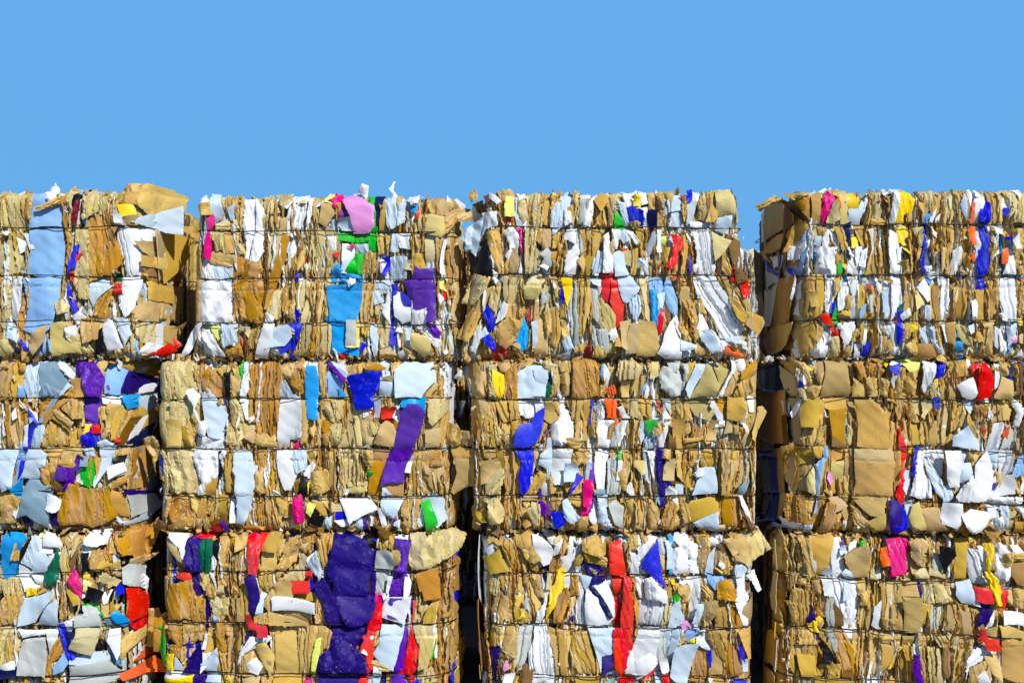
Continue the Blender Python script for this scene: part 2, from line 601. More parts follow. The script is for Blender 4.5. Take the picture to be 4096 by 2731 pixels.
SHEETS['14'] = """
k1+ -46,178 -38,182 -25,190 -17,185 -30,179 -40,172
k1+ -14,194 4,194 12,190 -3,185
d2 -13,193 -3,182 4,193 10,179 10,158 4,161 -6,179
o0+ -3,185 4,191 10,166 10,161 4,169
o1 4,190 12,193 12,153 8,166
k0 15,187 26,193 24,156 15,156
m1 27,185 33,193 41,182 39,172 33,158 27,154 26,166 28,177
m0 33,193 36,194 40,183 36,185
k2 35,194 47,195 44,187 36,190
a0 40,182 45,185 47,173 41,179
l2 39,181 44,177 47,161 36,156 31,158
l0 47,193 57,194 59,156 49,156
y0 57,190 69,191 69,174 59,174
p0 59,173 69,173 73,182 76,179 70,156 59,154
w1 78,185 84,194 85,190 76,169
l3 81,190 94,194 110,195 110,156 81,156
k1 86,161 99,161 102,156 84,156
w0 110,193 117,194 117,182 110,156
y0 113,185 117,190 117,156 111,158
o2+ -13,129 -6,150 -1,158 8,153 10,150 2,140 -3,132 -10,125
b0 7,150 12,152 8,137 4,135
w1 -1,135 6,140 10,150 8,129 -1,113 2,127
w1+ -9,131 2,129 2,116 -9,116
b0 4,123 8,124 4,100 2,106
l3 10,152 20,152 18,129 10,124 6,103 15,100 7,113
k3 18,152 28,150 28,143 20,135
p0 18,140 23,140 22,129 16,132
w1 26,144 33,146 33,129 27,128
w1 31,150 41,145 45,127 41,127 36,143
k1 36,137 41,132 41,127 36,132
h0 48,152 59,157 59,137 56,129 49,145
k3 39,152 49,152 55,129 49,124 44,137
w2 15,127 26,129 28,119 41,108 41,98 23,98 23,119
w1 27,127 39,127 41,100 28,103
k3 41,124 49,127 52,111 44,100
e0 44,106 48,113 48,100 45,98
k0 48,110 55,108 52,103
w1 57,129 62,127 62,119 56,108 57,100 70,98 76,100 65,113
y0 62,139 68,140 69,129 62,129
k1 65,152 81,153 78,129 73,132
w2 65,129 73,129 70,108 66,103 65,116
w1 73,124 80,129 76,106 70,108
k3 76,150 91,152 91,100 78,98 81,127
w0 81,150 86,150 86,127 78,100 84,127
k3 90,127 106,127 105,98 91,98
w1 105,148 113,143 115,129 110,98 106,100 107,127
w0 110,106 117,108 117,98 110,98
k3 2,95 26,96 30,84 28,58 23,48 7,48 2,69 -1,84
k0 12,77 20,77 20,61 14,61
w0+ -2,95 -1,92 -3,77 -5,69 -7,71
w0 -1,82 4,90 4,71 1,69
w0 1,69 2,50 -1,53
w3 30,96 40,95 41,79 39,55 31,50 30,74
n0 39,66 41,66 40,53 37,54
e0 43,77 47,94 45,74 44,61 41,42 37,42 39,53
w1 47,87 53,87 57,69 49,58 44,55 44,69
k3 40,92 45,92 44,82 39,69
k1 49,69 57,74 57,58 52,58
w3 57,95 68,90 68,69 68,48 57,48 59,74
k2 44,50 55,58 57,48 49,45
t0 56,82 59,74 57,73
k3 68,87 81,82 81,48 70,48 69,69
r0 78,84 81,87 82,79
g3 78,71 85,74 84,55 80,53
b1 72,61 76,63 74,48 69,48
k3 84,84 97,84 94,61 97,48 84,48
w1 88,95 94,87 91,74 89,84
w3 98,95 115,95 115,48 98,48 94,74
p0 95,77 102,82 101,55 95,55
n0 113,55 117,59 117,45 113,45
d0+ 23,50 31,53 36,42 37,38 28,40
r0+ 24,49 31,53 39,40 32,37 27,42
e0 37,45 44,50 43,41 37,41
r1 37,29 47,37 49,29 49,8 47,5 41,16 45,25
r0 30,38 39,38 39,32
k2 2,42 26,42 27,29 20,21 12,26
k0+ 3,34 10,37 10,8 3,8
k1 10,26 18,21 20,8 12,8
w1 23,21 31,32 33,15 31,3 23,3 19,13
w0 28,32 32,29 31,21
l1+ 36,25 43,26 45,8 44,3 33,3
w2 44,41 62,42 62,29 52,11 49,24
k1 52,11 57,16 60,3 52,3
k1 62,34 68,34 65,21 61,21
k0 69,40 73,40 72,21 68,21
w0 72,32 78,34 77,16 73,19
w0 65,17 70,16 70,3 65,3
n1 72,12 81,20 82,5 76,3 72,5
n0 82,5 89,1 81,1
k3 81,40 93,42 94,21 86,8 81,21
k1 91,24 99,26 99,8 91,5
k1 97,21 105,21 105,11 99,8
w3 94,37 113,40 113,13 107,11 102,26
r0 105,45 111,45 111,42
n1 113,40 117,40 115,21 111,19
w1 -1,11 2,13 4,3 1,3
w2 12,11 20,11 22,3 15,3
w1 110,193 115,194 113,174 110,156 105,158
y1+ 113,185 119,194 126,189 131,182 128,169 120,166 120,157 111,156
t0 118,194 120,195 132,182 131,179
k1 123,166 131,169 134,161 126,158
l1 138,193 156,195 152,179 147,164 142,169 144,185
k1 136,182 145,177 142,169 138,172
k2 152,193 168,190 160,169 155,161 152,169
b1 144,165 152,168 152,164 148,156 144,158
w0 152,166 157,172 153,156 149,157
w0 157,162 161,166 160,156 156,156
l3 164,190 181,194 184,182 184,156 163,157
k3 181,193 192,194 194,174 194,157 184,156
p3 184,174 189,190 192,169 192,158
w1 196,194 200,195 198,174 196,161 193,166
a0 198,178 201,178 200,158 196,156
w0 201,182 205,187 211,185 211,179 206,166 205,157 202,157
w0 203,194 206,194 207,187 202,187
n1 206,169 211,181 217,179 217,166 214,156 206,156
k3 217,193 232,190 232,157 218,157
n0 234,173 239,172 238,164 234,166
w0 234,187 238,182 239,172 232,174
l2 234,193 248,194 250,179 244,166 239,161 244,179
l1 250,187 259,193 259,156 247,158
w0 248,194 255,195 252,183
y1 113,152 123,152 127,143 127,132 119,132 114,137
w1 105,148 113,143 113,127 110,100 105,100
w0 113,127 118,129 116,113 113,111
t0 119,124 127,124 124,120
P0 128,124 131,125 131,116 128,116
y0 120,128 127,127 126,121
k2 115,111 123,113 126,100 118,98
l1 131,150 143,152 143,145 134,144
l1 135,143 144,143 143,132 139,127 136,135
k1 134,127 143,127 140,111 136,111
n1 144,156 148,156 147,127 145,111 147,98 144,98 140,113 144,129
w1 148,135 155,140 156,124 155,113 152,127 147,127
k3 155,152 171,152 171,127 163,124 157,132
w1 152,153 159,145 159,140 155,143
w2 145,106 152,107 156,100 152,98
w1 159,124 163,127 164,100 160,98
k3 163,127 177,129 176,98 165,98
k3 171,152 184,152 184,132 173,131
w1 177,124 184,129 186,124 181,98 174,98
k3 182,150 194,150 197,129 192,113 184,111
a0+ 196,152 200,152 200,132 196,132 194,143
a0 198,121 201,123 201,113 197,116
w1 201,152 207,152 206,127 203,124 200,140
p0 201,124 209,124 205,116 201,113
n1 206,152 213,152 215,143 217,127 217,111 215,100 207,95 205,103 205,119 207,129
k3 215,150 223,150 226,127 218,113 215,100 223,100
w0 219,152 229,148 229,143 223,145
p0 218,143 223,135 223,127
k1 234,150 242,150 242,140 235,140
n0 234,140 244,140 242,136
a0+ 232,125 238,127 238,110 232,110
w1 238,127 244,124 247,111 248,98 234,98 238,111
w0+ 243,136 248,143 251,127 246,127
n0 243,140 247,145 247,137 243,135
g0 225,103 231,111 234,100 229,100
k2 248,150 259,150 259,107 248,103
k2 251,107 259,108 259,98 252,98
w2 192,106 198,100 194,98
l1 184,104 192,100 192,98 186,98
w3 105,95 116,92 116,74 118,58 111,53 105,45 105,69
k3 120,95 131,92 131,69 126,48 118,50 120,74
l0 132,77 145,77 144,66 134,57
w0+ 135,82 143,92 148,82 148,69 145,66 138,77
n0 144,95 147,92 148,82
w1 151,92 157,92 157,84 152,84
k3 148,84 163,84 160,61 163,45 152,48
w3 160,95 172,92 172,69 169,45 161,45 163,69
k3 173,84 189,92 192,61 189,45 171,48 173,63
l3 177,82 186,84 184,69 178,63
w1 192,92 198,92 196,79 192,77
k3 192,79 205,79 203,45 192,48
k0 202,77 210,79 211,45 203,45
w0 197,66 203,69 202,45 198,45
n1 206,94 214,94 217,81 214,77 207,79
k2 213,77 229,84 229,55 215,48
k3 215,92 229,92 229,74 218,69
w3 227,92 247,92 250,69 251,45 236,45 230,69
w2+ 229,52 234,53 239,45 234,45
k1 250,90 259,87 259,48 250,53
y0 254,46 259,46 259,40 255,41
a0 255,92 259,92 259,87
t0 113,61 118,65 115,55
n1 111,55 116,58 113,48 111,19 115,26 115,45
w1 115,50 124,58 126,50 118,45
p1 144,61 149,61 149,45 144,48
k2 210,42 226,45 221,37 213,37
w1 105,40 111,42 110,8 105,3
n0 111,42 115,42 115,21 111,17
y1 127,42 135,40 135,34 128,32
k2 115,40 126,40 124,24 116,19
k1 130,32 136,34 136,21 131,20
p1+ 136,34 143,37 147,19 139,19
p1+ 144,34 151,37 155,19 161,11 160,8 152,16
k3 152,42 163,42 165,8 157,19
w1 163,42 169,40 173,19 168,21
k3 168,42 178,42 178,16 171,21
c0 178,37 182,37 181,26 178,29
c0 178,20 188,19 186,12 180,13
c0 180,8 188,11 190,1 181,0
l3 181,42 192,37 200,13 189,19 184,26
p0 194,38 200,40 200,32 196,29
k1 200,29 210,32 210,21 202,21
k1 213,37 223,34 223,5 214,5
p1 225,37 230,34 229,13 225,16
w1 235,40 239,40 240,19 242,3 234,3 232,21
p2 239,37 252,42 250,24 242,16
f0 246,24 251,29 251,19 246,19
k1 252,26 259,29 259,19 254,20
k1 242,11 250,13 251,8 244,3
w0+ 248,3 255,11 259,3
k2+ 118,16 131,24 132,5 123,8
o0+ 132,17 157,16 155,8 164,1 134,0
l1 152,16 160,11 163,8 157,8
w0 164,16 168,5 165,3
c0 110,3 116,5 116,0
"""
SIDE_SHEETS['14'] = """
k0 179,201 66,192 66,156 164,150 186,175
k0 225,137 164,147 60,150 80,132 149,131
d0 60,189 5,167 5,156 41,151 60,131
w0 209,187 179,189 179,148 202,147
p0 179,125 93,105 100,92 164,87
n0 186,128 135,113 86,102 93,97 149,108
w0+ 128,126 47,123 60,109 107,109
n0+ 73,124 54,122 60,110 93,109
k0+ 171,133 142,130 121,118 164,127
w0 194,87 93,95 121,73 142,39 186,38
k0 93,97 10,97 16,75 28,45 135,41 121,73
d0 241,144 209,129 209,87 241,83
k0 241,86 194,85 186,39 233,52
k0 149,36 16,43 41,16 135,4
n0 47,111 5,102 5,95 41,105
k0 194,21 149,36 135,4 164,4
"""
SHEETS['21'] = """
k3 150,195 168,197 176,187 176,164 171,155 150,153
o2 170,195 178,198 179,187 174,185
p1 178,193 194,195 197,177 190,151 182,151 176,169
b1 174,168 182,166 179,155 171,155
p1 195,193 203,198 197,164 192,143 191,156
G1 197,193 219,197 236,185 232,174 221,156 195,156
w1+ 216,197 226,193 237,182 234,174 221,187
G1 203,172 224,161 216,156 200,157
p1 232,177 234,169 224,158 219,156
o0+ 233,176 246,177 249,157 238,156
o1 224,157 234,166 240,156 246,151 242,145
v1 234,197 245,199 245,177 237,180
v2+ 245,195 255,201 263,195 266,185 270,174 267,157 248,157 244,180
k1+ 258,185 263,195 273,197 269,177 259,180
P0 269,177 274,164 269,157
b0 273,197 287,191 295,185 284,158 269,160 270,180
i0 292,184 306,177 313,172 312,160 286,160
w0 299,166 311,169 307,160 298,158
k2 279,195 300,202 306,193 295,185
o2 300,182 313,197 324,190 319,174 308,174
k3 150,152 171,153 187,140 184,132 176,116 176,103 168,98 150,97
o1 168,151 184,143 182,132 171,127
k1 174,127 184,124 182,108 176,103
w1 174,153 182,145 194,137 197,124 195,122
n1 184,145 190,137 197,124 195,119 187,137
b0 187,132 192,132 190,127
n0 184,124 195,122 183,93 179,98
w0 182,122 186,124 184,100 179,100
p1 192,119 203,124 205,116 197,98 187,98
o1 197,145 205,153 219,153 203,127 197,127
G0 213,155 219,155 203,127 197,127
o1 205,137 226,156 232,153 216,137 205,122
k1 219,144 232,156 248,148 248,132 237,131
k1 211,132 220,143 237,127 232,116 224,124
k1 197,100 208,127 232,116 229,99 200,98
k1 232,114 240,119 245,111 245,98 230,98
k1 237,129 248,132 246,122 240,122
v0 246,155 267,156 261,127 249,132
v1 245,127 261,127 258,111 245,100 244,116
y1 248,124 255,124 253,114 246,111
n1 245,111 255,116 265,114 263,100 245,98
r0+ 259,123 265,123 266,115 258,115
w0 267,156 287,156 284,145 269,148
k1 263,143 273,145 271,129 263,132
k2 271,148 284,145 283,129 269,103 266,111 274,129
k3 282,143 296,137 292,116 284,106 277,106
c0+ 287,157 300,156 299,143 292,141
p1 298,153 308,156 306,132 298,127
k1 298,143 306,132 295,131
s0 294,129 300,129 295,111 290,99 283,99
d0 294,129 300,129 291,99 283,99
w0 300,129 304,131 295,99 290,99
r0 283,108 287,108 286,104 282,104
o1 306,137 313,132 300,114 295,103
h0 292,102 308,122 306,106 298,98
p2 263,103 271,106 282,100 282,98 263,99
p1 170,98 175,106 178,95 170,95
p0+ 150,94 174,95 167,53 155,48 150,66
b0 174,97 183,93 176,58 174,40 163,45 168,66
n0 174,97 183,93 179,71 171,61
c0 157,49 166,53 182,64 176,58 176,40 158,41
p0+ 186,95 200,95 207,90 205,77 197,75 200,64 176,64 182,79
k1 203,95 232,97 229,82 221,85 208,85
k1 208,85 223,85 226,79 219,69 216,66 208,69
k2 223,95 245,98 240,77 232,74 221,82
o1+ 224,82 237,77 234,73 221,78
o2 200,74 208,79 213,50 208,50 200,61
d1 211,68 221,69 226,56 221,49 211,49
v1+ 221,78 237,73 234,64 230,60 216,61
v0 232,64 237,66 236,53 229,50 223,50
v0 237,82 242,90 248,85 242,73 237,71
w0 237,73 244,73 244,56 237,56
p1 245,95 255,98 258,87 250,85
G0 246,87 253,87 252,77 245,77
e0 244,77 259,82 259,50 253,50 244,56
o3 250,85 255,87 254,53 252,50
o0 258,87 265,85 261,61
p1 265,98 282,98 279,82 261,52 259,56 266,82
p0 279,87 290,82 288,66 274,62
x0 278,86 290,87 288,78 279,77
w0 274,74 288,79 290,69 275,61
k3 282,98 292,98 290,85 279,87
o2 269,50 292,66 290,56 277,48
k2 150,48 161,45 174,37 176,29 166,11 150,11
G1+ 186,61 205,58 211,48 205,6 182,21 171,19 179,48
h0 174,16 182,16 186,8 179,6
w1 166,21 174,32 174,19 168,16
i0 208,24 216,29 219,21 216,6 207,8
w0+ 208,46 216,42 221,37 219,27 213,24 205,27
o2 213,48 232,58 242,56 224,40 216,42
o1+ 224,40 232,56 253,50 274,52 282,19 255,6 217,8 217,24
o0 232,48 249,46 250,10 221,10
o0+ 279,48 287,45 291,16 284,19 278,32
p2 279,13 295,11 321,37 328,35 303,8 287,6
g0 291,42 306,40 311,21 295,15
i0 287,48 321,37 311,37 290,42
w0 327,32 329,32 328,13 324,19
d2 216,6 255,3 287,8 282,-2 229,-2
"""
SHEETS['22'] = """
l2 2,193 13,195 35,197 48,190 50,177 48,164 40,153 8,152 0,164
l1 13,184 27,177 29,153 13,153
k1 45,191 56,193 54,182 50,164
o2 53,185 64,189 77,180 79,164 79,155 61,155 54,166
k1 71,187 82,191 85,182 79,169
x0 79,182 86,184 85,153 81,153
k2 85,182 94,190 98,177 98,158 87,155
e1 99,194 104,195 100,177 98,166 95,166
w1 103,182 107,185 107,166 103,151 98,151
p1 103,195 107,195 107,182 103,185
o3 107,194 124,198 140,195 145,187 141,155 114,153 111,166
k2 143,190 151,195 161,193 165,177 165,156 158,164 145,180
p1 141,172 149,174 157,158 164,156 153,155 141,156
o2 153,177 165,185 165,164 158,169
l2 0,140 8,151 29,152 42,151 45,129 42,99 11,98 0,111 -5,127
k0 13,128 27,129 28,98 13,98
k1 37,132 44,132 42,114 37,116
k2 28,122 45,124 42,98 29,98
w2+ 37,162 45,164 52,156 48,143 53,129 61,129 58,111 50,114 53,127 48,135 46,145 40,153
p1 53,158 60,165 82,135 79,124 77,108 61,111 56,137
w2 48,111 77,110 74,95 45,95
l2 85,151 93,152 103,140 100,127 87,132
l2 82,124 93,128 114,122 106,106 82,106
w0 98,151 106,153 106,129 103,131
o3 106,164 111,166 111,137 114,127 107,129
o3 114,152 141,153 139,124 135,111 116,114 112,129
k0+ 103,111 111,119 114,111 112,103
k2 114,111 135,111 139,98 114,98
k2 79,106 98,106 100,98 85,95
w1 143,153 165,155 165,106 153,107 152,98 141,98 140,124 141,143
l2 8,97 44,95 48,71 53,56 48,45 16,45 8,66
l2 -5,85 6,95 13,85 13,48 8,58 -1,71
n0 2,87 7,89 8,66 0,77
k1 -4,66 3,71 8,61 0,61
k2+ -18,106 -8,110 0,103 -1,90 -5,79 -5,69 -10,87 -18,98
w2 44,95 74,95 74,66 66,61 56,50 50,64 44,82
w1+ 48,50 56,56 58,45 48,44
x0 74,93 78,93 78,66 74,61
o0 58,53 73,64 71,53 69,44 58,45
k3 79,95 93,95 90,45 82,48 79,71
p0+ 91,93 103,95 111,89 114,77 114,64 115,53 112,45 95,45 94,66 91,71
p1 106,77 118,77 112,64
w2 74,95 82,93 79,77
o1 114,95 133,95 129,74 116,71
k2 114,74 122,71 122,45 114,48
k3 122,77 133,82 148,56 148,45 124,45
k3 133,95 141,95 141,66 148,50 137,61
w1 140,95 165,95 164,69 156,50 149,50 143,66 140,82
o2 8,40 16,44 29,42 48,21 45,16 21,8 11,19 3,16
k2 3,16 13,44 17,42 11,13
o2 11,6 27,16 42,21 48,13 35,0 13,0
o2+ -10,6 0,15 9,10 8,2 -2,-1
k2 29,42 48,42 53,29 48,21
o0 48,19 54,42 58,40 57,19 53,16
k1 57,21 61,40 69,42 64,21
o1 58,6 64,24 69,37 66,6
k0 71,19 74,42 83,42 82,21
l1 83,40 87,40 89,6 85,11
w0 89,42 95,42 95,13 87,13
n0 94,42 96,42 95,24 93,24
p0+ 96,42 114,42 108,21 103,11 95,13
o1 110,21 114,40 123,37 124,8 119,6
k1 123,37 137,42 145,24 140,3 127,0
k2 137,42 145,42 148,27 143,21
d0 64,13 82,21 85,11 79,6 69,8
r0+ 65,7 74,12 78,3 69,0
v0 77,13 81,15 87,3 83,0
l1 48,16 53,16 50,0 46,2
k1 56,16 64,19 61,0 57,0
o2 95,11 103,8 124,6 124,-1 98,2
k1 148,35 158,37 156,16 145,19
m1+ 160,40 168,45 172,29 172,16 169,11 160,12
m0 160,100 165,106 165,95 160,98
c0+ 174,190 184,190 187,174 186,153 187,135 184,129 176,132 173,156 173,172
w1 177,190 186,194 189,174 191,158 187,156
k1 187,195 194,197 195,177 194,156 190,156 189,180
o2 160,187 172,189 173,156 160,158
w1 165,195 176,198 178,190 168,187
v0+ 197,193 202,194 218,177 215,170
v0 197,193 199,195 205,187 199,182
b0 197,185 213,174 215,156 198,156
c0 211,169 218,156 211,156
p1 202,195 215,198 220,182 218,178
k1 220,190 231,195 228,180 218,164 213,169
k1 231,193 239,194 239,185 231,182
o0+ 242,193 247,195 265,189 257,185 242,187
n1+ 220,176 224,180 260,185 257,166 249,156 252,145 231,141 227,156
p0 260,177 268,184 276,156 257,156
k1 271,194 281,195 281,185 273,180
k0 260,177 273,180 276,172
p0+ 276,187 286,195 300,195 305,193 317,195 321,174 315,169 305,156 277,156 276,172
w1 307,164 319,182 321,172 315,164
p2 278,155 302,155 300,151 281,152
k2 318,172 326,169 315,156 307,156
p0 251,155 259,156 257,133 251,133
k1 260,155 276,155 273,143 259,143
r0 260,143 276,144 277,132 260,131
r0 245,140 251,140 249,132 239,127 239,132
w1 239,137 249,144 247,137 239,132
w1 276,140 281,148 284,132 278,127 273,132
r0 257,131 271,131 271,127
c0+ 285,151 310,155 310,137 302,143 284,145
v0+ 282,147 301,147 309,139 306,124 301,111 297,98 274,98 276,114 282,129
k3 310,156 323,156 335,145 336,129 326,98 302,98 307,124
l1+ 315,153 331,151 335,140 318,123 314,129
k0 310,116 326,118 326,99 310,98
k3 191,153 215,153 215,124 207,124 199,129 191,132
l0+ 195,145 201,148 206,129 202,129
l1 202,151 215,151 215,132 207,127
l3 215,155 231,143 234,119 236,98 210,98 213,124
k2 173,129 186,129 181,111 176,114
k2 181,106 189,143 194,129 189,99 181,99
l2 199,124 213,124 210,98 202,100
k2 231,143 244,144 247,135 257,124 255,106 242,98 234,100
k0+ 252,104 260,124 265,128 273,124 276,116 273,100 252,103
o1 273,128 281,128 278,116 276,111
l1 243,124 255,127 255,114 242,111
p0 236,97 247,103 244,98
w1 160,156 165,153 168,111 160,108
k3 166,153 173,153 176,129 176,106 168,103
o2 191,129 202,127 199,108 197,98 193,103
k3 173,95 186,95 184,77 197,71 199,50 189,45 178,48
k3 197,93 207,95 207,50 199,53
l3 210,95 234,95 236,71 242,58 234,48 210,42
k2 236,94 249,95 249,77 242,74
o0 251,95 272,95 265,71 260,42 244,45 247,71
v0+ 271,95 297,95 288,79 285,58 263,57 260,54
w0 289,87 296,87 292,69 286,70
k3 292,93 305,94 310,71 315,45 286,45 292,66
k3 307,94 326,93 331,71 318,48 313,56 307,71
o2 313,93 326,93 329,77 315,77
k0 307,85 315,71 314,66 310,68
p1 160,95 173,95 173,74 164,69 160,74
w1 170,71 181,82 184,77 176,58
e0+ 243,73 249,69 249,64 244,66
x0 165,45 170,69 178,61 176,42 168,42
o1 160,58 166,61 162,42
k2 181,71 191,71 197,48 178,42
y0 176,56 178,61 176,40
l2 220,56 242,57 242,48 223,45
o0 263,56 284,57 284,42 271,42
p0 261,53 273,42 260,42
w0 216,49 223,50 220,44 218,44
l1 191,40 199,35 213,32 215,25 202,24 191,29
w0+ 211,40 244,40 255,27 223,11
k1 244,40 257,40 257,32 252,35
p0+ 260,40 284,39 276,21 272,16 263,21 259,32
k2 282,40 305,40 302,19 297,11 281,19
p0 305,40 323,42 331,35 334,16 323,6
e0+ 305,33 314,37 318,27 323,13 325,3 321,-2 311,0
w0 300,16 305,29 307,8 302,6
n0 207,24 216,27 218,16 207,13
w1 205,13 218,15 223,8 213,6
x0 176,13 182,25 194,19 189,6
u0 177,35 184,32 178,19 174,24
y0 160,11 165,12 165,4 160,3
p1 194,16 202,19 201,6 197,3
v0 236,16 240,17 243,6 239,3
v0 273,15 276,16 278,6 276,3
k3 181,37 191,35 197,21 189,21
l3 220,11 234,8 231,0 220,0
w0 255,29 259,27 265,8 260,6
k2 281,11 302,11 297,-2 281,-2
p1 231,16 236,16 236,0 231,6
"""
